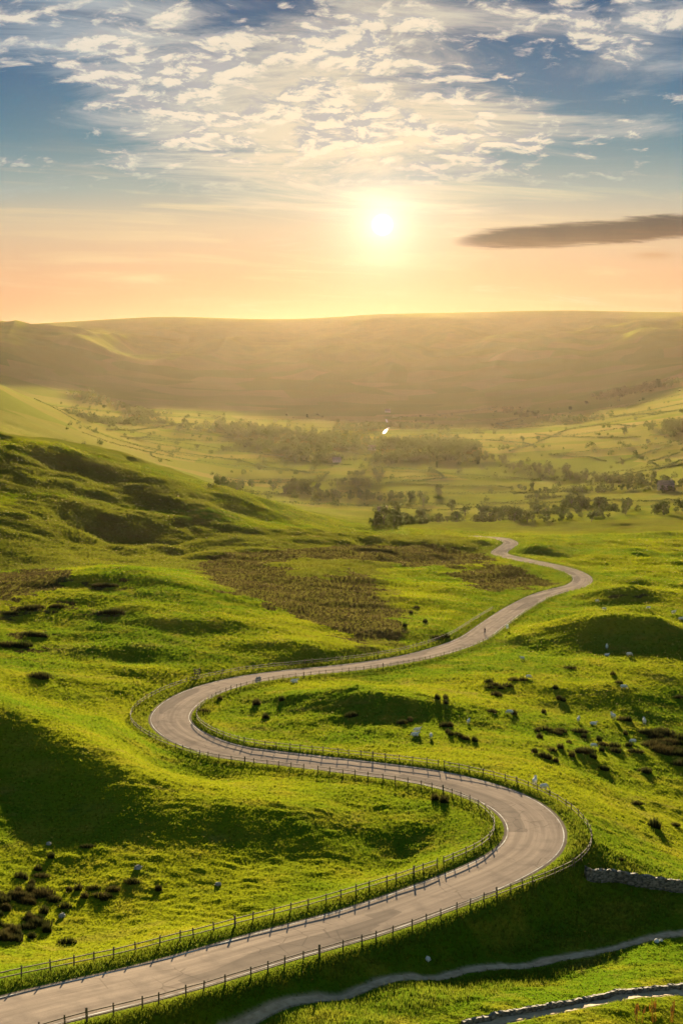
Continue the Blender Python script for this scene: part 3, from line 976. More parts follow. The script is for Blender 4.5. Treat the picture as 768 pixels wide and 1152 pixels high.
def fence_line(side, keys):
    a = np.arange(keys[0][0], keys[-1][0], 0.5)
    off = np.interp(a, [k[0] for k in keys], [k[1] for k in keys])
    off = gauss1(off, 6)
    i = np.clip((a * 2).astype(int), 0, len(RC) - 1)
    P = RC[i, :2] + RN[i] * (side * off)[:, None]
    return np.stack([gauss1(P[:, 0], 3), gauss1(P[:, 1], 3)], 1)


def resample(P, step):
    s = np.concatenate([[0], np.cumsum(np.linalg.norm(np.diff(P, axis=0), axis=1))])
    ss = np.arange(0, s[-1], step)
    return np.stack([np.interp(ss, s, P[:, 0]), np.interp(ss, s, P[:, 1])], 1)


POST_ME = []
for k in range(3):
    m_ = MB(); m_.box((0, 0, 0.33), (0.095, 0.09, 1.30), 0, 0, 0.96)
    m_.box((0, 0, 0.992), (0.10, 0.09, 0.024), 0, 0, 0.7)
    POST_ME.append(m_.mesh('post', [wood]))


def fence(label, P, step=2.3, rails=(0.34, 0.78)):
    Q = resample(P, step)
    Q[1:-1] += (Q[2:] - Q[:-2]) * rng.uniform(-0.09, 0.09, len(Q) - 2)[:, None]
    z = ground_z(Q[:, 0], Q[:, 1])
    root = tag(empty('post_and_rail_fence', (Q[0, 0], Q[0, 1], z[0])), label, 'fence', 'timber fences along the road')
    o0 = np.array([Q[0, 0], Q[0, 1], z[0]])
    hs = []
    for k in range(len(Q)):
        T = Q[min(k + 1, len(Q) - 1)] - Q[max(k - 1, 0)]
        p = bpy.data.objects.new('post', POST_ME[k % 3]); col.objects.link(p); p.parent = root
        p.location = (Q[k, 0] - o0[0], Q[k, 1] - o0[1], z[k] - o0[2] + random.uniform(-0.06, 0.05))
        p.rotation_euler = (random.gauss(0, 0.03), random.gauss(0, 0.03), math.atan2(T[1], T[0]))
        if k % 11 == 5: p.scale = (1.5, 1.5, 1.08)
        hs.append(random.gauss(0, 0.018))
    for h in rails:
        m_ = MB()
        for k in range(len(Q) - 1):
            a = np.array([*Q[k], z[k] + h + hs[k]]) - o0; b_ = np.array([*Q[k + 1], z[k + 1] + h + hs[k + 1]]) - o0
            T = (b_ - a)[:2]; T /= np.linalg.norm(T); N = np.array([-T[1], T[0], 0]) * 0.022; U = np.array([0, 0, 0.045])
            v = [a - N - U, a + N - U, a + N + U, a - N + U, b_ - N - U, b_ + N - U, b_ + N + U, b_ - N + U]
            m_.add(v, [(0, 1, 2, 3), (7, 6, 5, 4), (0, 4, 5, 1), (1, 5, 6, 2), (2, 6, 7, 3), (3, 7, 4, 0)])
        part('rail', m_.mesh('rail', [wood]), root)
    return root


H1 = HW
fl = fence_line(1, [(ARC[0], H1 + 2.3), (ARC[7], H1 + 2.1), (ARC[10], H1 + 1.5), (ARC[12], H1 + 1.1), (ARC[14], H1 + 1.0), (ARC[18], H1 + 1.0), (ARC[20], H1 + 1.6), (ARC[22], H1 + 3.2), (ARC[24], H1 + 3.0), (ARC[28], H1 + 3.0), (ARC[34], H1 + 2.2)])
fr = fence_line(-1, [(ARC[0], H1 + 0.6), (ARC[8], H1 + 0.7), (ARC[10], H1 + 1.6), (ARC[12], H1 + 3.0), (ARC[14], H1 + 2.6), (ARC[16], H1 + 1.6), (ARC[20], H1 + 0.9), (ARC[24], H1 + 0.8), (ARC[28], H1 + 0.7), (ARC[36], H1 + 0.8)])


def cut(P, fr_, to):
    n = len(P); return P[int(n * fr_):max(int(n * to), 2)]


def split_at(P, *pix):
    """cut a fence line where it passes the ground seen at these directions"""
    ks = [int(np.argmin(((P - np.array(spot(px, py)[:2])) ** 2).sum(1))) for px, py in pix]
    out = []; b0 = 0
    for k in ks: out.append(P[b0:k + 1]); b0 = k + 1
    out.append(P[b0:])
    return out


fa = split_at(fl, (505, 975), (335, 870), (216, 768))
fence('long brown rail fence between the lower road and the shaded field on its far side', fa[0])
fence('rail fence curving round the inside of the big right-hand bend', fa[1])
fence('rail fence round the outside of the far left bend, leaning over long grass', fa[2])
fence('far low rail fence on the heather side of the upper road', fa[3], rails=(0.3, 0.75))
fb = split_at(fr, (652, 985), (520, 858), (240, 790))
fence('rail fence along the near edge of the lower road, above the dark bank', fb[0])
fence('rail fence on the grass outside the big right-hand bend, meeting the stone wall', fb[1])
fence('rail fence behind the middle road, round the inside of the left bend', fb[2])
fence('rail fence on the near side of the upper road, below the climbing cyclist', fb[3])

# ------------------------------------------------------------------ stone walls
def stone_material(name, c1, c2, sx, sz):
    m, t = new_mat(name)
    out = t.new('ShaderNodeOutputMaterial'); b = t.new('ShaderNodeBsdfPrincipled')
    pos = t.new('ShaderNodeTexCoord').outputs['Object']
    mp = t.new('ShaderNodeMapping'); mp.inputs['Scale'].default_value = (sx, sx, sz); t.l.new(pos, mp.inputs[0])
    vo = t.new('ShaderNodeTexVoronoi'); vo.inputs['Scale'].default_value = 1.0; t.l.new(mp.outputs[0], vo.inputs['Vector'])
    s_ = t.new('ShaderNodeSeparateColor'); t.l.new(vo.outputs['Color'], s_.inputs[0])
    c = t.mix(s_.outputs[0], (*c1, 1), (*c2, 1))
    c = t.mix(t.ss(vo.outputs['Distance'], 0.45, 0.75, 0, 0.7), c, (0.03, 0.026, 0.022, 1))
    t.l.new(c, b.inputs['Base Color']); b.inputs['Roughness'].default_value = 0.95; b.inputs['Specular IOR Level'].default_value = 0.1
    bp = t.new('ShaderNodeBump'); bp.inputs['Strength'].default_value = 1.0; bp.inputs['Distance'].default_value = 0.08; bp.invert = True
    t.l.new(vo.outputs['Distance'], bp.inputs['Height']); t.l.new(bp.outputs[0], b.inputs['Normal'])
    t.l.new(b.outputs[0], out.inputs[0])
    return m


stone = stone_material('dry_stone', (0.10, 0.085, 0.07), (0.22, 0.19, 0.155), 3.0, 6.0)


def wall_strip(name, P, h, wth, mat, step, rough, label, cat, group=None, lean=0.75, sink=0.25):
    """a closed, lumpy bank or wall that follows the ground"""
    Q = resample(np.array(P), step)
    z = ground_z(Q[:, 0], Q[:, 1])
    T = np.gradient(Q, axis=0); T /= np.linalg.norm(T, axis=1)[:, None]; N = np.stack([-T[:, 1], T[:, 0]], 1)
    n = len(Q); o0 = np.array([Q[0, 0], Q[0, 1], z[0]])
    prof = [(-1, -sink / h), (-1, 0.35), (-lean, 1.0), (lean, 1.0), (1, 0.35), (1, -sink / h)]
    V = []
    for a, b_ in prof:
        jw = 1 + rough * rng.uniform(-0.5, 0.5, n); jh = 1 + rough * rng.uniform(-0.6, 0.6, n) * (b_ > 0.5)
        P3 = np.column_stack([Q + N * (a * wth / 2 * jw)[:, None], z + b_ * h * jh]) - o0
        V.append(P3)
    V = np.stack(V, 1); k = len(prof)
    ix = np.arange(n * k).reshape(n, k); F_ = []
    for i in range(n - 1):
        for j in range(k):
            j2 = (j + 1) % k
            F_.append((ix[i, j], ix[i + 1, j], ix[i + 1, j2], ix[i, j2]))
    F_ += [tuple(ix[0]), tuple(ix[-1][::-1])]
    me = bpy.data.meshes.new(name); me.from_pydata(V.reshape(-1, 3).tolist(), [], [tuple(int(q) for q in f) for f in F_]); me.update()
    o = link(name, me, mat); o.location = o0
    return tag(o, label, cat, group)


def ground_path(pts, n=6):
    """smooth ground line through the ground seen in these directions"""
    W = [spot(px, py)[:2] for px, py in pts]
    if len(W) == 2: return W
    return [tuple(p) for p in catmull(W, max(1.0, np.hypot(*(np.array(W[-1]) - np.array(W[0]))) / 60))]


wall_strip('dry_stone_wall', ground_path([(658, 987), (690, 992), (730, 999), (770, 1004), (830, 1012)]), 1.35, 0.6, stone, 0.35, 0.16, 'mossy dry stone wall running from the fence corner across the dark bank', 'wall')
pl = np.array(PATH[:, :2]); pt = np.gradient(pl, axis=0); pt /= np.linalg.norm(pt, axis=1)[:, None]
back = pl + np.stack([-pt[:, 1], pt[:, 0]], 1) * 0.85
wall_strip('stone_edging', [tuple(p) for p in back], 0.34, 0.4, stone, 0.3, 0.3, 'low broken stone edging beside the narrow footpath at the very front', 'edging')

# stile where the fence meets the bank at the left bend
x, y, z = spot(222, 760)
st = tag(empty('wooden_stile', (x, y, z), 0.5), 'dark timber stile on the bank above the far left bend', 'stile')
for sx_ in (-0.55, 0.55):
    m_ = MB(); m_.box((sx_, 0, 0.62), (0.16, 0.16, 1.7), 0, 0, 0.95); part('upright', m_.mesh('upright', [wood]), st)
for h_ in (0.45, 0.85, 1.2):
    m_ = MB(); m_.box((0, 0.105, h_), (1.5, 0.05, 0.15)); part('rail', m_.mesh('rail', [wood]), st)
m_ = MB(); m_.box((0, -0.30, 0.42), (0.9, 0.35, 0.07)); m_.box((0, -0.30, 0.19), (0.12, 0.25, 0.38)); part('step', m_.mesh('step', [wood]), st)

# ------------------------------------------------------------------ rushes, boulders, sheep
mr, t = new_mat('rush_leaves')
out = t.new('ShaderNodeOutputMaterial'); oi = t.new('ShaderNodeObjectInfo')
c = t.mix(oi.outputs['Random'], (0.018, 0.022, 0.006, 1), (0.040, 0.032, 0.010, 1))
df = t.new('ShaderNodeBsdfDiffuse'); tr = t.new('ShaderNodeBsdfTranslucent'); mx = t.new('ShaderNodeMixShader'); mx.inputs[0].default_value = 0.3
t.l.new(c, df.inputs[0]); t.l.new(c, tr.inputs[0]); t.l.new(df.outputs[0], mx.inputs[1]); t.l.new(tr.outputs[0], mx.inputs[2]); t.l.new(mx.outputs[0], out.inputs[0])


def rush_mesh(n, w_, h_, elong):
    V = []
    for k in range(n):
        a = rng.uniform(0, 2 * np.pi); q_ = rng.uniform(0, 1) ** 0.6
        bx_, by_ = math.cos(a) * q_ * w_ * elong, math.sin(a) * q_ * w_
        h = h_ * (1 - 0.45 * q_ * q_) * rng.uniform(0.7, 1.15); ln = 0.25 * h * q_ + rng.normal(0, 0.05)
        f_ = rng.uniform(0, np.pi); ww = 0.05
        V += [(bx_ - math.cos(f_) * ww, by_ - math.sin(f_) * ww, -0.12), (bx_ + math.cos(f_) * ww, by_ + math.sin(f_) * ww, -0.12), (bx_ + math.cos(a) * ln, by_ + math.sin(a) * ln, h)]
    me = mesh_np('rush_clump', V, np.arange(n * 3).reshape(n, 3), False); me.materials.append(mr)
    return me


RUSH = [rush_mesh(170, 0.55, 0.9, 1.0), rush_mesh(220, 0.6, 0.8, 1.7), rush_mesh(150, 0.45, 1.0, 1.0), rush_mesh(300, 0.7, 0.85, 2.1)]


def rush(px, py, s, label, group, v=None, jit=0.0):
    x, y, z = spot(px, py)
    if jit:
        x += random.gauss(0, jit); y += random.gauss(0, jit * 1.6); z = float(ground_z(x, y)[0])
    if road_sdf(np.array([x]), np.array([y]))[0][0] < HW + 0.8: return
    o = bpy.data.objects.new('rush_clump', RUSH[random.randrange(4) if v is None else v]); col.objects.link(o)
    o.location = (x, y, z); k = s * random.uniform(0.85, 1.2)
    o.scale = (k, k, k * random.uniform(0.9, 1.15)); o.rotation_euler = (0, 0, random.gauss(0, 0.25))
    tag(o, label, 'rushes', group)


def cr(L, x0, y0, s): return [(x0 + a / s, y0 + b_ / s) for a, b_ in L]


slope = cr([(372, 38), (323, 108), (335, 145), (350, 150), (523, 60), (543, 88), (102, 190), (178, 198), (282, 192), (285, 252), (258, 258), (268, 280), (322, 265), (340, 258), (407, 260), (422, 278), (370, 298), (340, 315),
            (310, 325), (474, 288), (486, 305), (484, 325), (525, 310), (528, 328), (567, 268), (578, 308), (602, 330), (556, 218), (578, 220), (402, 330), (415, 330), (430, 328), (380, 343), (455, 350), (250, 330), (278, 345), (298, 352), (324, 362), (489, 390), (634, 398), (750, 140)], 520, 740, 3.097)
for p in slope: rush(*p, 1.0, 'dark rush clump, one of many dotted over the sheep pasture right of the road', 'rush clumps scattered on the right-hand pasture')
for p in cr([(90, 85), (92, 105), (112, 98), (133, 108), (158, 100), (118, 132), (175, 80), (207, 80)], 520, 740, 3.097):
    rush(*p, 1.15, 'dark rush clump in the close knot below the upper road, right of the central knoll', 'knot of rushes below the upper road', 1)
for p in cr([(660, 265), (690, 258), (712, 268), (680, 300), (700, 310), (725, 325), (735, 300), (760, 285), (750, 340), (690, 325), (765, 375), (640, 265), (670, 280), (715, 300), (745, 320), (765, 335), (700, 335), (660, 310)], 520, 740, 3.097):
    rush(*p, 1.25, 'dark rush clump in the dense thicket at the right edge of the pasture', 'rush thicket at the right edge', 3)
for p in cr([(440, 318), (484, 318), (484, 345)], 400, 720, 4.8): rush(*p, 0.9, 'small upright rush clump beside the central knoll', 'three rush clumps right of the central knoll', 2)
for p in cr([(250, 452), (293, 438), (480, 465), (510, 467), (495, 502), (512, 515), (540, 512), (565, 525), (590, 535), (640, 547)], 400, 720, 4.8):
    rush(*p, 0.9, 'dark rush clump in the short line above the middle road fence', 'line of rushes above the middle road')
for px, py, s, lab in ((678, 866, 1.0, 'lone round rush clump near the crest right of the big bend'), (725, 870, 1.3, 'broad rush clump high on the slope above the stone wall'), (715, 905, 0.7, 'small rush clump halfway down the slope above the stone wall'),
                       (735.6, 931, 1.3, 'largest dark rush clump low on the slope above the stone wall'), (758, 929, 0.9, 'rush clump just right of the largest one above the stone wall'), (698, 968, 0.6, 'tiny dark rush clump just above the stone wall'),
                       (288.5, 793, 1.3, 'wide dark rush clump on the grass inside the left bend, under the knoll'), (317, 788, 0.9, 'rush clump at the foot of the central knoll'), (299, 808, 1.1, 'rush clump with broken top on the grass inside the left bend, lower down'),
                       (247, 787, 0.8, 'rush clump against the fence on the inside of the left bend'), (229, 801, 0.9, 'rush clump tucked into the tip of the left bend'), (395, 806, 1.3, 'wide rush clump below the shaded face of the central knoll'),
                       (489, 900, 1.2, 'flat dark bush on the lit mound inside the big bend'), (499, 903, 1.0, 'small dark bush beside the flat one inside the big bend')):
    rush(px, py, s, lab, 'single rush clumps')
LL = cr([(380, 52), (222, 95), (165, 150), (178, 180), (93, 182), (138, 210), (135, 240), (188, 250), (180, 262), (235, 280), (280, 310), (405, 232), (440, 265), (450, 280), (365, 270), (340, 235), (487, 240), (685, 235), (570, 205), (190, 335), (290, 465), (145, 375), (300, 240), (225, 285)], 0, 940, 3.84)
for p in LL: rush(*p, 0.75, 'tufted dark rush clump in the shaded field at lower left', 'rush clumps in the lower-left field')
for k in range(46):
    rush(random.uniform(-30, 42), random.uniform(1003, 1062), random.uniform(0.6, 1.0), 'rush clump in the matted brown rush bed at the left edge of the lower field', 'rush bed at the left edge of the lower field', None, 0.5)
for px, py in ((490, 718), (496, 719), (500, 717), (435, 739), (462, 690), (468, 684), (455, 705), (478, 700)):
    rush(px, py, 1.1, 'low dark bush on the green left of the upper road', 'bushes left of the upper road')
for px, py in ((40, 716), (35, 715), (46, 716), (10, 726), (18, 728), (3, 727), (26, 727), (42, 763), (46, 762), (66, 683), (62, 684), (36, 685), (30, 686), (42, 684), (12, 691), (125, 690), (120, 690), (131, 689), (112, 660), (120, 659), (128, 660)):
    rush(px, py, 1.3, 'low dark heather bush on the lumpy green plateau at left', 'heather bushes on the left plateau', 3)

boulder_m = simple_mat('gritstone', (0.16, 0.14, 0.12), (0.34, 0.31, 0.27), 3.0, 0.95, 0.1, 0.03)
pale_m = simple_mat('pale_limestone', (0.42, 0.40, 0.37), (0.62, 0.60, 0.56), 3.0, 0.95, 0.1, 0.03)


def boulder(px, py, s, label, mat):
    m_ = MB(); m_.ball((0, 0, 0.25), (0.62, 0.5, 0.42), 12, 8)
    V = np.array(m_.v); V += (rng.normal(0, 0.05, V.shape)); m_.v = [tuple(p) for p in V]
    me = m_.mesh('boulder', [mat], False)
    x, y, z = spot(px, py)
    o = link('boulder', me); o.location = (x, y, z - 0.04); o.scale = (s, s, s); o.rotation_euler = (0, 0, random.uniform(0, 6))
    tag(o, label, 'boulder')


boulder(155.5, 978, 0.72, 'grey boulder in the middle of the shaded lower-left field', boulder_m)
boulder(55, 950, 0.5, 'small grey stone on the shaded flank of the long mound', boulder_m)
boulder(70, 1032, 0.65, 'grey stone among the rush clumps at lower left', boulder_m)
boulder(245.5, 996, 0.6, 'dark stone in the grass above the lower road fence', boulder_m)
boulder(481, 1080, 0.55, 'pale stone lying on the dark bank under the fence', pale_m)
boulder(738, 1059.5, 0.5, 'pale stone at the edge of the track at right', pale_m)
boulder(743, 1058.5, 0.38, 'smaller white stone beside the pale one at the track edge', pale_m)
boulder(290.5, 766, 1.25, 'big grey boulder by the fence behind the left bend', boulder_m)

fleece = simple_mat('fleece', (0.50, 0.46, 0.38), (0.66, 0.62, 0.54), 9.0, 1.0, 0.0, 0.02)
dark_face = simple_mat('sheep_face', (0.16, 0.14, 0.12), (0.28, 0.25, 0.22), 9.0, 1.0, 0.0)


def sheep_mesh(pose):
    m_ = MB(); lie = pose == 'lying'; z0 = -0.34 if lie else 0.0
    m_.ball((0, 0, 0.66 + z0), (0.56, 0.29, 0.30)); m_.ball((0.30, 0, 0.68 + z0), (0.28, 0.25, 0.28)); m_.ball((-0.34, 0, 0.67 + z0), (0.26, 0.27, 0.28))
    if pose == 'grazing':
        m_.tube([(0.48, 0, 0.72), (0.68, 0, 0.50), (0.78, 0, 0.30)], [0.17, 0.13, 0.10]); m_.tube([(0.76, 0, 0.33), (0.88, 0, 0.14), (0.91, 0, 0.07)], [0.10, 0.075, 0.05]); hx_, hz_ = 0.76, 0.34
    else:
        m_.tube([(0.42, 0, 0.74 + z0), (0.60, 0, 0.92 + z0), (0.66, 0, 1.0 + z0)], [0.18, 0.13, 0.10]); m_.tube([(0.62, 0, 1.0 + z0), (0.80, 0, 0.94 + z0), (0.88, 0, 0.88 + z0)], [0.10, 0.08, 0.05]); hx_, hz_ = 0.64, 1.03 + z0
    for s in (-1, 1):
        m_.tube([(hx_, s * 0.06, hz_), (hx_ - 0.05, s * 0.19, hz_ - 0.02)], [0.045, 0.03])
    m_.tube([(-0.56, 0, 0.74 + z0), (-0.66, 0, 0.60 + z0), (-0.67, 0, 0.46 + z0)], [0.07, 0.06, 0.04])
    if lie:
        for sx_, sy_ in ((0.25, 1), (0.25, -1), (-0.3, 1), (-0.3, -1)): m_.tube([(sx_, sy_ * 0.2, 0.22), (sx_ + 0.28, sy_ * 0.27, 0.06), (sx_ + 0.02, sy_ * 0.25, 0.05)], [0.09, 0.055, 0.045])
    else:
        for sy_ in (-1, 1):
            m_.tube([(0.33, sy_ * 0.13, 0.55), (0.34, sy_ * 0.13, 0.30), (0.32, sy_ * 0.13, 0.12), (0.34, sy_ * 0.13, 0.0)], [0.10, 0.06, 0.045, 0.05])
            m_.tube([(-0.34, sy_ * 0.14, 0.58), (-0.30, sy_ * 0.14, 0.42), (-0.44, sy_ * 0.14, 0.24), (-0.40, sy_ * 0.14, 0.0)], [0.14, 0.09, 0.05, 0.05])

    def pick(cn):
        if pose == 'grazing' and cn.x > 0.74: return 1
        if pose != 'grazing' and cn.x > 0.66 and cn.z > 0.78 + z0: return 1
        return 1 if (not lie and cn.z < 0.34 and cn.x < 0.6) else 0
    return m_.body('sheep', [fleece, dark_face], 0.032, pick)


SHEEP = {k: sheep_mesh(k) for k in ('grazing', 'standing', 'lying')}


def sheep(px, py, pose, rz, label, s=1.0):
    x, y, z = spot(px, py)
    o = bpy.data.objects.new('sheep', SHEEP[pose]); col.objects.link(o)
    o.location = (x, y, z); o.rotation_euler = (0, 0, rz); s *= 0.88; o.scale = (s, s, s)
    tag(o, label, 'sheep', 'sheep on the pastures')


for a in ((469, 825, 'standing', 0.3, 'white sheep standing behind its lying neighbour above the middle road', 1.15), (466.5, 828, 'lying', 0.1, 'white sheep lying down in front of another above the middle road', 1.2),
          (484.5, 831, 'grazing', 1.5, 'white sheep alone right of the pair above the middle road', 1.1), (526.5, 814.5, 'standing', 1.2, 'small white sheep near the crest right of the rush line', 1.0),
          (601, 884, 'standing', 1.3, 'large white sheep standing at the fence on the big bend', 1.35), (611, 889, 'grazing', 0.4, 'white sheep pressed to the fence just right of the large one', 1.1),
          (573, 804, 'grazing', 3.0, 'white sheep beside two rush clumps below the upper road', 1.1), (594, 763.5, 'grazing', 0.2, 'white sheep at the right end of the rush knot', 1.0),
          (587, 742.5, 'standing', 2.8, 'white sheep alone above the rush knot', 1.0), (701, 775.5, 'grazing', 0.0, 'white sheep on the lit ridge under the large shaded knoll', 1.2),
          (689, 809, 'standing', 1.9, 'white sheep just left of a long rush clump on the pasture', 1.35), (724, 815, 'standing', 1.5, 'white sheep just left of the rush thicket', 1.35),
          (650, 812, 'standing', 1.2, 'leftmost sheep of the pasture row, small and upright', 1.1), (667, 815.5, 'lying', 0.0, 'white sheep lying in the middle of the pasture row', 1.15),
          (667, 841.5, 'grazing', 0.2, 'white sheep among the scattered rush clumps', 1.0), (711.5, 836.5, 'grazing', 3.1, 'white sheep beside a dark rush clump below the pasture row', 1.0),
          (682, 730.5, 'standing', 1.4, 'upper white sheep of two on the shaded face of the knoll', 1.35), (682, 738, 'lying', 0.3, 'lower white sheep of two on the shaded face of the knoll', 1.1),
          (707, 738.5, 'grazing', 0.2, 'white sheep at the foot of the knoll, right of two others', 1.2), (679, 686.8, 'grazing', 0.0, 'white sheep on the left shoulder of the knoll, against the light', 1.1),
          (729, 685.5, 'grazing', 3.0, 'white sheep on the top of the knoll', 1.1), (757, 691, 'standing', 0.4, 'white sheep right of the knoll near the edge of the field', 1.3),
          (765, 697, 'lying', 0.2, 'white sheep lying farthest right, behind the knoll', 1.3), (671, 677.5, 'grazing', 0.2, 'tiny sheep on the far green above the knoll', 1.0),
          (331, 768, 'lying', 0.1, 'white sheep lying against the fence behind the central knoll', 1.4), (745, 1056, 'standing', 2.0, 'dark-faced sheep at the right end of the track', 0.01)):
    if a[5] > 0.5: sheep(*a)

# ------------------------------------------------------------------ cyclist and sign on the upper road
white_p = simple_mat('sign_white', (0.70, 0.70, 0.68), (0.80, 0.80, 0.78), 3.0, 0.6, 0.3)
black_p = simple_mat('black_rubber', (0.02, 0.02, 0.02), (0.04, 0.04, 0.04), 9.0, 0.7, 0.3)
shirt_m = simple_mat('dark_clothes', (0.05, 0.04, 0.045), (0.09, 0.06, 0.06), 9.0, 0.9, 0.1)
skin_m = simple_mat('skin', (0.42, 0.27, 0.20), (0.48, 0.32, 0.24), 9.0, 0.7, 0.2)
x, y, z = spot(556, 714)
k = int(np.argmin((RC[:, 0] - x) ** 2 + (RC[:, 1] - y) ** 2)); kn = k - 0
P2 = RC[k, :2] - RN[k] * 1.3; zc = RC[k, 2] + CAM_Z + 0.06
ang_r = math.atan2(RT[k, 1], RT[k, 0]) + math.pi                      # riding towards the viewer
bike = tag(empty('bicycle', (P2[0], P2[1], zc), ang_r), 'bicycle under the lone rider on the upper road', 'bicycle')
for wx_ in (-0.52, 0.52):
    m_ = MB(); m_.tube([(wx_ + 0.33 * math.cos(a), 0, 0.34 + 0.33 * math.sin(a)) for a in np.linspace(0, 2 * math.pi, 25)], 0.022, 6, cap=False)
    wl = part('wheel', m_.mesh('wheel', [black_p]), bike)
    m_ = MB(); m_.tube([(wx_, -0.05, 0.34), (wx_, 0.05, 0.34)], 0.03)
    for a in np.linspace(0, math.pi, 7)[:-1]: m_.tube([(wx_ - 0.32 * math.cos(a), 0, 0.34 - 0.32 * math.sin(a)), (wx_ + 0.32 * math.cos(a), 0, 0.34 + 0.32 * math.sin(a))], 0.004, 4)
    part('rim', m_.mesh('rim', [white_p]), wl)
m_ = MB()
for a, b_ in (((-0.52, 0, 0.34), (-0.12, 0, 0.30)), ((-0.52, 0, 0.34), (-0.20, 0, 0.80)), ((-0.12, 0, 0.30), (-0.22, 0, 0.90)), ((-0.12, 0, 0.30), (0.36, 0, 0.78)), ((-0.20, 0, 0.80), (0.36, 0, 0.82)), ((0.35, 0, 0.92), (0.52, 0, 0.34))): m_.tube([a, b_], 0.02, 6)
part('frame', m_.mesh('frame', [shirt_m]), bike)
m_ = MB(); m_.tube([(0.36, -0.24, 1.0), (0.40, 0, 0.98), (0.36, 0.24, 1.0)], 0.016, 6); m_.tube([(0.35, 0, 0.9), (0.40, 0, 0.98)], 0.016, 6); part('handlebar', m_.mesh('handlebar', [black_p]), bike)
m_ = MB(); m_.ball((-0.24, 0, 0.93), (0.14, 0.07, 0.035)); part('saddle', m_.mesh('saddle', [black_p]), bike)
m_ = MB()
m_.tube([(-0.22, 0, 0.98), (-0.10, 0, 1.18), (0.06, 0, 1.40)], [0.16, 0.155, 0.18]); m_.tube([(0.06, -0.19, 1.42), (0.06, 0.19, 1.42)], [0.08, 0.08]); m_.tube([(0.09, 0, 1.46), (0.14, 0, 1.58)], [0.06, 0.055]); m_.ball((0.17, 0, 1.66), (0.115, 0.085, 0.13))
m_.tube([(0.28, 0, 1.66), (0.30, 0, 1.64)], [0.03, 0.018])
for s in (-1, 1):
    m_.tube([(0.07, s * 0.2, 1.41), (0.18, s * 0.25, 1.18), (0.37, s * 0.22, 1.02)], [0.06, 0.05, 0.04]); m_.ball((0.38, s * 0.22, 1.015), (0.055, 0.035, 0.035))
    kx, kz, fx, fz = ((0.18, 0.72, -0.05, 0.17) if s < 0 else (0.22, 0.92, 0.02, 0.47))
    m_.tube([(-0.20, s * 0.10, 0.98), (kx, s * 0.11, kz), (fx, s * 0.11, fz)], [0.105, 0.07, 0.045]); m_.tube([(fx - 0.03, s * 0.11, fz - 0.04), (fx + 0.16, s * 0.11, fz - 0.06)], [0.04, 0.035])
per = tag(empty('person', (P2[0], P2[1], zc), ang_r), 'lone cyclist in dark clothes riding on the upper road', 'person')
part('body', m_.body('person', [shirt_m, skin_m], 0.024, lambda cn: 1 if cn.z > 1.50 or (cn.x > 0.30 and cn.z > 0.95) else 0), per)
m_ = MB(); m_.ball((0.15, 0, 1.73), (0.15, 0.105, 0.09)); part('helmet', m_.mesh('helmet', [black_p], True), per)

x, y, z = spot(570, 710)
sg = tag(empty('road_sign', (x, y, z), 0.6), 'small white roadside sign by the fence, right of the cyclist', 'sign')
m_ = MB(); m_.box((0, 0, 0.75), (0.08, 0.08, 1.6)); part('pole', m_.mesh('pole', [wood]), sg)
m_ = MB(); m_.box((0, -0.062, 1.25), (0.85, 0.04, 1.0)); part('panel', m_.mesh('panel', [white_p]), sg)

# ------------------------------------------------------------------ tall seed heads at the front corner
seed_m, t = new_mat('seed_heads')
out = t.new('ShaderNodeOutputMaterial'); df = t.new('ShaderNodeBsdfDiffuse'); tr = t.new('ShaderNodeBsdfTranslucent'); mx = t.new('ShaderNodeMixShader'); mx.inputs[0].default_value = 0.5
for n_ in (df, tr): n_.inputs[0].default_value = (0.36, 0.22, 0.07, 1)
t.l.new(df.outputs[0], mx.inputs[1]); t.l.new(tr.outputs[0], mx.inputs[2]); t.l.new(mx.outputs[0], out.inputs[0])
for px, py, s_, lab in ((716, 1150, 1.0, 'rusty dock plant at the front right corner, leftmost and shortest of three'), (735, 1151, 1.35, 'tallest rusty dock plant at the front right corner'), (755, 1150, 1.1, 'rusty dock plant nearest the right edge at the front corner')):
    x, y, z = spot(px, py, 60)
    root = tag(empty('dock_plant', (x, y, z)), lab, 'plant', 'dock plants at the front corner')
    for k in range(9):
        ms, mh_ = MB(), MB()
        a = random.uniform(0, 6.28); q_ = random.uniform(0, 0.45); lx, ly = random.gauss(0, 0.12), random.gauss(0, 0.12); h = s_ * random.uniform(0.9, 1.6)
        b0 = (math.cos(a) * q_, math.sin(a) * q_); ms.tube([(b0[0], b0[1], -0.1), (b0[0] + lx * 0.4, b0[1] + ly * 0.4, h * 0.6), (b0[0] + lx, b0[1] + ly, h)], [0.014, 0.012, 0.006], 5)
        tip = [(b0[0] + lx * f_, b0[1] + ly * f_, h * f_) for f_ in np.linspace(0.55, 1.06, 9)]
        mh_.tube([(p[0] + random.gauss(0, 0.012), p[1] + random.gauss(0, 0.012), p[2]) for p in tip], [0.02, 0.05, 0.035, 0.055, 0.035, 0.045, 0.025, 0.03, 0.008], 7)
        part('stem', ms.mesh('stem', [seed_m]), root); part('seed_head', mh_.mesh('seed_head', [seed_m]), root)

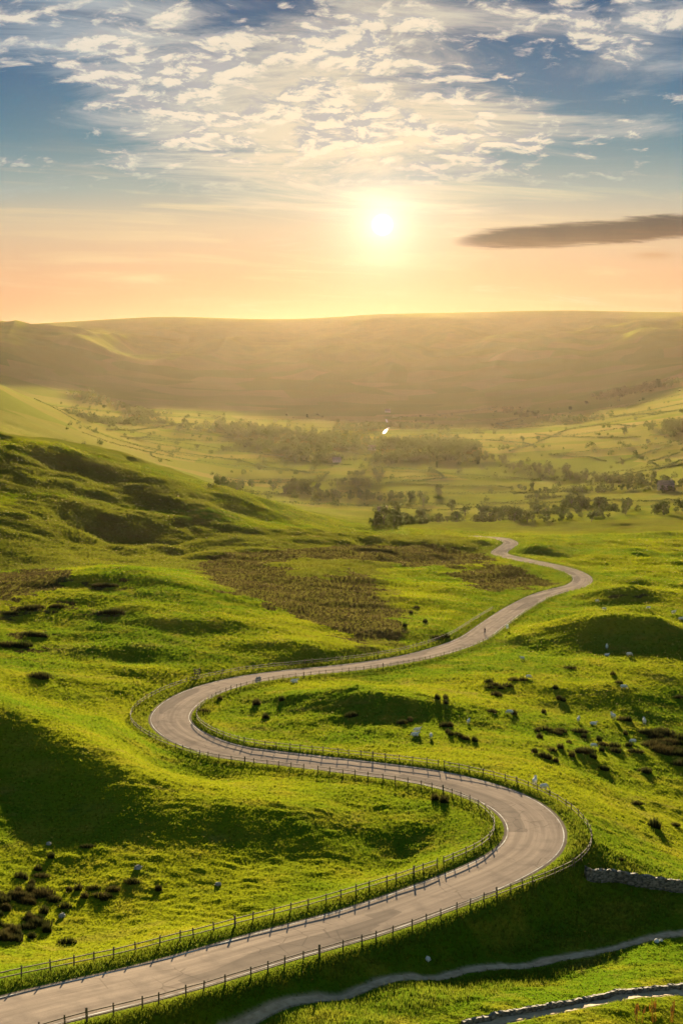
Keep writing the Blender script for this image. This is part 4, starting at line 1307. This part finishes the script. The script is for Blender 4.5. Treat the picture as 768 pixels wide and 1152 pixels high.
# ------------------------------------------------------------------ valley: trees, hedges, walls, farms, lanes
mfol, t = new_mat('foliage')
out = t.new('ShaderNodeOutputMaterial'); oi = t.new('ShaderNodeObjectInfo')
pos = t.new('ShaderNodeNewGeometry').outputs['Position']
c = t.mix(oi.outputs['Random'], (0.036, 0.050, 0.012, 1), (0.070, 0.078, 0.016, 1))
c = t.mix(t.ss(t.noise(pos, 0.35, 3, 0.6), 0.4, 0.7, 0, 0.5), c, (0.085, 0.095, 0.02, 1))
df = t.new('ShaderNodeBsdfDiffuse'); tr = t.new('ShaderNodeBsdfTranslucent'); mx = t.new('ShaderNodeMixShader'); mx.inputs[0].default_value = 0.3
t.l.new(c, df.inputs[0]); t.l.new(c, tr.inputs[0]); t.l.new(df.outputs[0], mx.inputs[1]); t.l.new(tr.outputs[0], mx.inputs[2]); t.l.new(mx.outputs[0], out.inputs[0])
bark = simple_mat('bark', (0.05, 0.04, 0.03), (0.10, 0.08, 0.06), 2.0, 0.95, 0.1)


def cards(cx_, cy_, cz_, size):
    """leaf clumps: small triangles turned every way"""
    n = len(cx_); V = np.empty((n, 3, 3))
    P = np.stack([cx_, cy_, cz_], 1)
    a = rng.normal(0, 1, (n, 3)); a /= np.linalg.norm(a, axis=1)[:, None]; b_ = rng.normal(0, 1, (n, 3)); b_ -= (a * b_).sum(1)[:, None] * a; b_ /= np.linalg.norm(b_, axis=1)[:, None]
    s = (size * rng.uniform(0.6, 1.3, n))[:, None]
    V[:, 0] = P + a * s; V[:, 1] = P - a * s * 0.5 + b_ * s * 0.8; V[:, 2] = P - a * s * 0.5 - b_ * s * 0.8
    return V.reshape(-1, 3)


def crown_points(n, lobes):
    k = rng.integers(0, len(lobes), n); L = np.array(lobes)[k]
    d = rng.normal(0, 1, (n, 3)); d /= np.linalg.norm(d, axis=1)[:, None]; q_ = rng.uniform(0.2, 1, n) ** 0.4
    return L[:, 0] + d[:, 0] * q_ * L[:, 3], L[:, 1] + d[:, 1] * q_ * L[:, 3], L[:, 2] + d[:, 2] * q_ * L[:, 4]


TREES = []
for k in range(6):
    wd = (0.34, 0.42, 0.30, 0.48, 0.26, 0.38)[k]                       # a tree one unit tall
    lobes = [(0, 0, 0.55, wd * 0.85, 0.38), (0, 0, 0.25, wd * 0.75, 0.16)]
    for j in range(7):
        a = random.uniform(0, 6.28); q_ = random.uniform(0.4, 0.9) * wd
        lobes.append((math.cos(a) * q_, math.sin(a) * q_, random.uniform(0.2, 0.8), wd * random.uniform(0.3, 0.5), random.uniform(0.12, 0.2)))
    X_, Y_, Z_ = crown_points(420, lobes)
    cm_ = mesh_np('crown', cards(X_, Y_, Z_, 0.062), np.arange(420 * 3).reshape(-1, 3), False); cm_.materials.append(mfol)
    m_ = MB(); m_.tube([(0, 0, -0.05), (0.01, 0, 0.2), (0.0, 0.01, 0.55)], [0.035, 0.026, 0.012], 7)
    for j in range(4):
        a = random.uniform(0, 6.28); m_.tube([(0, 0, 0.2 + 0.05 * j), (math.cos(a) * wd * 0.5, math.sin(a) * wd * 0.5, 0.5 + 0.05 * j)], [0.014, 0.005], 5)
    TREES.append((cm_, m_.mesh('trunk', [bark])))


def tree_at(x, y, h, label, group):
    z = float(ground_z(x, y)[0])
    cm_, tm = random.choice(TREES)
    root = tag(empty('tree', (x, y, z), random.uniform(0, 6.28)), label, 'tree', group)
    root.scale = (h, h, h * random.uniform(0.85, 1.1))
    part('crown', cm_, root); part('trunk', tm, root)


SCRUB = []


def belt(pts, n, h0, h1, label, group, jr=0.0, jl=0.0):
    SCRUB.append((pts, n, jr))
    W = np.array([spot(px, py)[:2] for px, py in pts]); s = np.concatenate([[0], np.cumsum(np.linalg.norm(np.diff(W, axis=0), axis=1))])
    for k in range(n):
        f_ = s[-1] * (k + random.uniform(0.1, 0.9)) / n
        x = np.interp(f_, s, W[:, 0]) + random.gauss(0, jl); y = np.interp(f_, s, W[:, 1]) + random.gauss(0, jr)
        tree_at(x, y, random.uniform(h0, h1) * random.choice((0.6, 0.75, 0.85, 1.0)), label, group)


belt([(420, 592), (470, 588), (540, 587), (600, 588), (680, 582), (768, 577), (830, 572)], 46, 9, 14, 'broadleaf tree in the long belt along the near edge of the valley floor', 'nearest tree belt of the valley', 14, 4)
belt([(560, 580), (640, 578), (720, 573), (800, 568)], 26, 9, 13, 'broadleaf tree in the second belt, just behind the nearest one at right', 'second tree belt at right', 16, 5)
belt([(628, 571), (655, 572), (682, 572)], 13, 11, 16, 'tall dark tree of the copse above the right-hand belts', 'dark copse above the right belts', 14, 3)
belt([(588, 560), (600, 560), (620, 561)], 7, 6, 8, 'small tree of the short row in the pale hay field', 'short row of small trees', 2, 1)
belt([(580, 551), (640, 553), (700, 552), (768, 554)], 22, 8, 12, 'tree in the thin hedge line across the middle of the valley', 'thin hedge line of trees', 10, 3)
belt([(520, 516), (560, 521), (600, 530), (650, 538), (700, 543), (745, 545), (800, 546)], 56, 11, 17, 'tree of the broad wood in the middle of the valley at right', 'broad wood in mid valley', 60, 8)
belt([(246, 548), (265, 547), (285, 546), (299, 547)], 15, 11, 16, 'dark tree of the tight copse beyond the left spur', 'tight copse beyond the left spur', 16, 3)
belt([(318, 554), (336, 553), (356, 554)], 12, 12, 16, 'dark tree of the copse in the middle of the valley floor', 'copse in the middle of the valley floor', 14, 3)
belt([(356, 558), (390, 560), (430, 562), (470, 560)], 24, 9, 14, 'tree in the row right of the middle copse', 'row right of the middle copse', 14, 4)
belt([(372, 545), (400, 546), (430, 545)], 12, 10, 14, 'tree in the hedge behind the middle copse', 'hedge behind the middle copse', 10, 3)
belt([(395, 535), (415, 534), (432, 535)], 8, 10, 13, 'tree of the dark clump under the bright winding lane', 'clump under the bright lane', 16, 3)
for px, py, h, lab in ((307, 552, 15, 'tall tree standing alone between the two left copses'), (476, 570, 17, 'big round tree on the near valley floor, alone above the belt'), (493, 557, 17, 'big dark tree behind the round one on the valley floor'), (444, 578, 13, 'dark tree standing by the pale bare field'),
                       (508, 575, 15, 'broad tree right of the big round one'), (541, 583, 15, 'pale rounded tree at the front of the belt'), (523, 580, 13, 'thin-topped tree at the left of the belt'), (323, 516, 11, 'small lone tree in the pale left meadow'), (332, 521, 14, 'second lone tree in the left meadow, taller'),
                       (600, 574, 12, 'lone tree left of the dark copse at right'), (588, 497, 12, 'lone tree on the hazy slope left of the curved hedge'), (605, 496, 11, 'lone tree on the hazy slope just right of its neighbour'), (702, 489, 16, 'large lone tree standing on the right-hand slope'),
                       (728, 500, 12, 'small lone tree low on the right-hand slope'), (641, 462, 13, 'lone tree high on the hazy slope'), (659, 455, 13, 'lone tree at the top of the hazy slope'), (700, 523, 10, 'small tree on the field edge under the right-hand slope'), (221, 505, 11, 'lone tree at the left of the pale meadow'), (250, 506, 9, 'little tree on the wall of the pale meadow')):
    tree_at(*spot(px, py)[:2], h, lab, 'lone trees in the valley')

# woods too far off to count
PX = []
for pts, n, jr in (([(82, 443), (110, 453), (150, 462), (172, 470)], 130, 60), ([(100, 474), (160, 474), (200, 480)], 90, 40), ([(208, 480), (260, 484), (330, 492), (396, 500), (470, 505), (520, 508)], 420, 110), ([(280, 500), (330, 510), (380, 520)], 90, 40), ([(430, 500), (480, 498), (540, 505)], 120, 60),
                   ([(675, 448), (700, 443), (725, 438), (752, 432)], 150, 50), ([(745, 478), (760, 484), (790, 490)], 60, 30), ([(560, 462), (600, 470), (640, 474), (680, 470)], 70, 30), ([(380, 486), (440, 480), (500, 484)], 60, 60), ([(430, 520), (470, 516), (520, 518)], 60, 40)):
    W = np.array([spot(px, py)[:2] for px, py in pts]); s = np.concatenate([[0], np.cumsum(np.linalg.norm(np.diff(W, axis=0), axis=1))])
    for k in range(n):
        f_ = s[-1] * random.random(); PX.append((np.interp(f_, s, W[:, 0]) + random.gauss(0, 14), np.interp(f_, s, W[:, 1]) + random.gauss(0, jr), random.uniform(9, 15)))
for pts, n, jr in SCRUB:
    W = np.array([spot(px, py)[:2] for px, py in pts]); s = np.concatenate([[0], np.cumsum(np.linalg.norm(np.diff(W, axis=0), axis=1))])
    for k in range(int(n * 2.2)):
        f_ = s[-1] * random.random(); PX.append((np.interp(f_, s, W[:, 0]) + random.gauss(0, 4), np.interp(f_, s, W[:, 1]) + random.gauss(0, jr), random.uniform(3, 6.5)))
for k in range(420):
    y = random.uniform(1500, 3600); x = random.uniform(-0.2, 0.26) * y
    PX.append((x, y, random.uniform(4, 10)))
PX = np.array(PX); PZ = ground_z(PX[:, 0], PX[:, 1]); VV = []
for (x, y, h), z in zip(PX, PZ):
    X_, Y_, Z_ = crown_points(46, [(x, y, z + h * 0.58, h * 0.36, h * 0.42), (x + h * 0.2, y, z + h * 0.4, h * 0.26, h * 0.3), (x - h * 0.22, y, z + h * 0.36, h * 0.25, h * 0.3)])
    VV.append(cards(X_, Y_, Z_, h * 0.17))
VV = np.concatenate(VV)
tag(link('distant_woodland', mesh_np('distant_woodland', VV, np.arange(len(VV)).reshape(-1, 3), False), mfol), kind='stuff')

for pts, lab, h in (([(130, 490), (200, 498), (280, 509), (360, 521), (400, 524)], 'dark hedge crossing the pale left meadow from the hill foot to the middle', 2.6), ([(150, 500), (220, 512), (300, 526), (350, 533)], 'hedge across the lower half of the pale left meadow', 2.4), ([(205, 486), (270, 494), (340, 504), (410, 512)], 'hedge along the top of the pale left meadow', 2.6),
                    ([(180, 505), (170, 512), (195, 520)], 'short bent hedge at the hill foot', 2.2), ([(572, 508), (600, 500), (625, 489), (650, 481), (684, 477)], 'curved hedge sweeping up the hazy right-hand slope', 4), ([(692, 522), (715, 514), (740, 506), (768, 499)], 'straight hedge climbing the right-hand slope', 4.5),
                    ([(732, 530), (755, 523), (790, 513)], 'dark hedge low on the right-hand slope', 4.5), ([(560, 480), (620, 474), (690, 468), (768, 462)], 'long level hedge high on the right-hand slope', 3.5), ([(600, 488), (660, 492), (768, 488)], 'level hedge across the middle of the right-hand slope', 3.2),
                    ([(440, 531), (500, 533), (560, 537), (610, 541)], 'hedge across the golden field in mid valley', 3), ([(455, 545), (520, 547), (575, 549)], 'hedge below the golden field', 3), ([(540, 565), (620, 566), (700, 564), (768, 565)], 'hedge along the near side of the hay field', 2.6), ([(470, 574), (540, 571), (590, 574)], 'hedge left of the dark copse', 2.4),
                    ([(240, 536), (300, 540), (360, 541)], 'hedge in front of the pale meadow beyond the left spur', 2.6), ([(350, 566), (420, 570), (480, 574)], 'hedge in front of the tree row on the valley floor', 2.2), ([(120, 484), (200, 478), (280, 476)], 'hedge under the dark hill at far left', 4), ([(440, 470), (500, 466), (560, 458)], 'hedge on the hazy slope under the sun', 4)):
    Q = resample(np.array(ground_path(pts)), 1.1)
    gap = fbm(Q[:, 0] / 30, Q[:, 1] / 30, 2)
    Q = Q[gap > -0.38]; hq = h * 0.62 * (0.7 + 0.6 * np.clip(fbm(Q[:, 0] / 14, Q[:, 1] / 14 + 3, 2) + 0.4, 0, 1.6))
    qz = ground_z(Q[:, 0], Q[:, 1]); m6 = 5
    QX = np.repeat(Q[:, 0], m6) + rng.normal(0, 0.5, len(Q) * m6); QY = np.repeat(Q[:, 1], m6) + rng.normal(0, 0.5, len(Q) * m6)
    Vh = cards(QX, QY, np.repeat(qz, m6) + np.repeat(hq, m6) * rng.uniform(0.1, 1.0, len(QX)), 0.75)
    c0 = np.array([Q[0, 0], Q[0, 1], qz[0]])
    o = link('hedge', mesh_np('hedge', Vh - c0, np.arange(len(Vh)).reshape(-1, 3), False), mfol); o.location = c0
    tag(o, lab, 'hedge', 'field hedges of the valley')


def leafy_line(Q, h, lab, grp, size=0.75, m6=5):
    hq = h * 0.62 * (0.7 + 0.6 * np.clip(fbm(Q[:, 0] / 14, Q[:, 1] / 14 + 3, 2) + 0.4, 0, 1.6))
    qz = ground_z(Q[:, 0], Q[:, 1])
    QX = np.repeat(Q[:, 0], m6) + rng.normal(0, 0.6, len(Q) * m6); QY = np.repeat(Q[:, 1], m6) + rng.normal(0, 0.6, len(Q) * m6)
    Vh = cards(QX, QY, np.repeat(qz, m6) + np.repeat(hq, m6) * rng.uniform(0.1, 1.0, len(QX)), size)
    c0 = np.array([Q[0, 0], Q[0, 1], qz[0]])
    o = link('hedge', mesh_np('hedge', Vh - c0, np.arange(len(Vh)).reshape(-1, 3), False), mfol); o.location = c0
    tag(o, lab, 'hedge', grp)


# the patchwork of small fields: a hedge on most field edges
ry = [1500]
while ry[-1] < 3500: ry.append(ry[-1] * random.uniform(1.06, 1.11))
nh = 0
for i_ in range(len(ry) - 1):
    y0, y1 = ry[i_], ry[i_ + 1]
    x = -0.24 * y0 + random.uniform(0, 150)
    while x < 0.26 * y0:
        wd_ = random.uniform(110, 330)
        slant = random.uniform(-0.12, 0.12)
        if random.random() < 0.72 and nh < 230:
            leafy_line(resample(np.array([(x, y0), (x + wd_ * 0.5, y0 + slant * wd_ * 0.5 + random.uniform(-8, 8)), (x + wd_, y0 + slant * wd_)]), 2.2), random.uniform(2.4, 5.0), 'low hedge along the edge of a small field on the valley floor', 'small field hedges of the valley floor', 1.1, 5); nh += 1
        if random.random() < 0.5 and nh < 230:
            leafy_line(resample(np.array([(x, y0), (x + random.uniform(-20, 20), (y0 + y1) / 2), (x + random.choice((-1, 1)) * random.uniform(40, 110), y1)]), 2.2), random.uniform(2.4, 5.0), 'hedge running away from the viewer between two small fields of the valley floor', 'small field hedges running up the valley', 1.1, 5); nh += 1
        x += wd_

lane_m, t = new_mat('wet_lane')
out = t.new('ShaderNodeOutputMaterial'); b = t.new('ShaderNodeBsdfPrincipled'); b.inputs['Base Color'].default_value = (0.25, 0.22, 0.19, 1); b.inputs['Roughness'].default_value = 0.6; b.inputs['Specular IOR Level'].default_value = 0.15
t.l.new(b.outputs[0], out.inputs[0])


def lane(pts, hw):
    W = catmull([spot(px, py)[:2] for px, py in pts], 6.0)
    draped('valley_lane', W, hw, 0.5, lane_m)


for pts, hw in (([(434, 472), (436, 476), (437.5, 480), (434.5, 484), (431, 488)], 1.9),):
    W = catmull([spot(px, py)[:2] for px, py in pts], 6.0)
    tag(draped('valley_lane', W, hw, 0.5, lane_m), kind='structure')

wall_m = simple_mat('rendered_wall', (0.30, 0.25, 0.20), (0.38, 0.33, 0.27), 0.5, 1.0, 0.0)
slate = simple_mat('slate_roof', (0.11, 0.085, 0.065), (0.17, 0.14, 0.11), 0.8, 1.0, 0.05)
glass_m = simple_mat('window_pane', (0.03, 0.03, 0.035), (0.05, 0.05, 0.055), 1.0, 0.2, 0.5)
for px, py, rz, s, lab in ((418, 506, 0.2, 1.0, 'white farmhouse below the bright winding lane'), (379, 520, -0.2, 1.0, 'pale farmhouse at the right end of the left meadow'), (436, 464, 0.1, 1.1, 'tiny white house above the bright winding lane'), (748, 551, 0.15, 1.2, 'white farmhouse under the wood at right'), (430, 577, 0.0, 0.8, 'small barn beside the lone dark tree near the belt')):
    x, y, z = spot(px, py)
    root = tag(empty('farmhouse', (x, y, z), rz), lab, 'house'); root.scale = (s, s, s)
    m_ = MB(); m_.box((0, 0, 2.0), (12, 7, 5.0)); m_.add([(-6, -3.5, 4.5), (-6, 3.5, 4.5), (-6, 0, 7.4), (6, -3.5, 4.5), (6, 3.5, 4.5), (6, 0, 7.4)], [(0, 2, 1), (3, 4, 5)]); part('wall', m_.mesh('wall', [wall_m]), root)
    m_ = MB(); v = []
    for x_ in (-6.4, 6.4): v += [(x_, -4.0, 4.15), (x_, 0, 7.55), (x_, 4.0, 4.15), (x_, 4.0, 4.4), (x_, 0, 7.8), (x_, -4.0, 4.4)]
    m_.add(v, [(0, 1, 4, 5), (1, 2, 3, 4), (6, 11, 10, 7), (7, 10, 9, 8), (5, 4, 10, 11), (4, 3, 9, 10), (0, 6, 7, 1), (1, 7, 8, 2), (0, 5, 11, 6), (2, 8, 9, 3)])
    rf = part('roof', m_.mesh('roof', [slate]), root)
    m_ = MB(); m_.box((4.6, 0, 8.2), (0.9, 0.7, 1.8)); part('chimney', m_.mesh('chimney', [wall_m]), rf)
    for wx_ in (-3.6, 0, 3.6):
        m_ = MB(); m_.box((wx_, -3.503, 2.9), (1.2, 0.06, 1.3)); part('window', m_.mesh('window', [glass_m]), root)
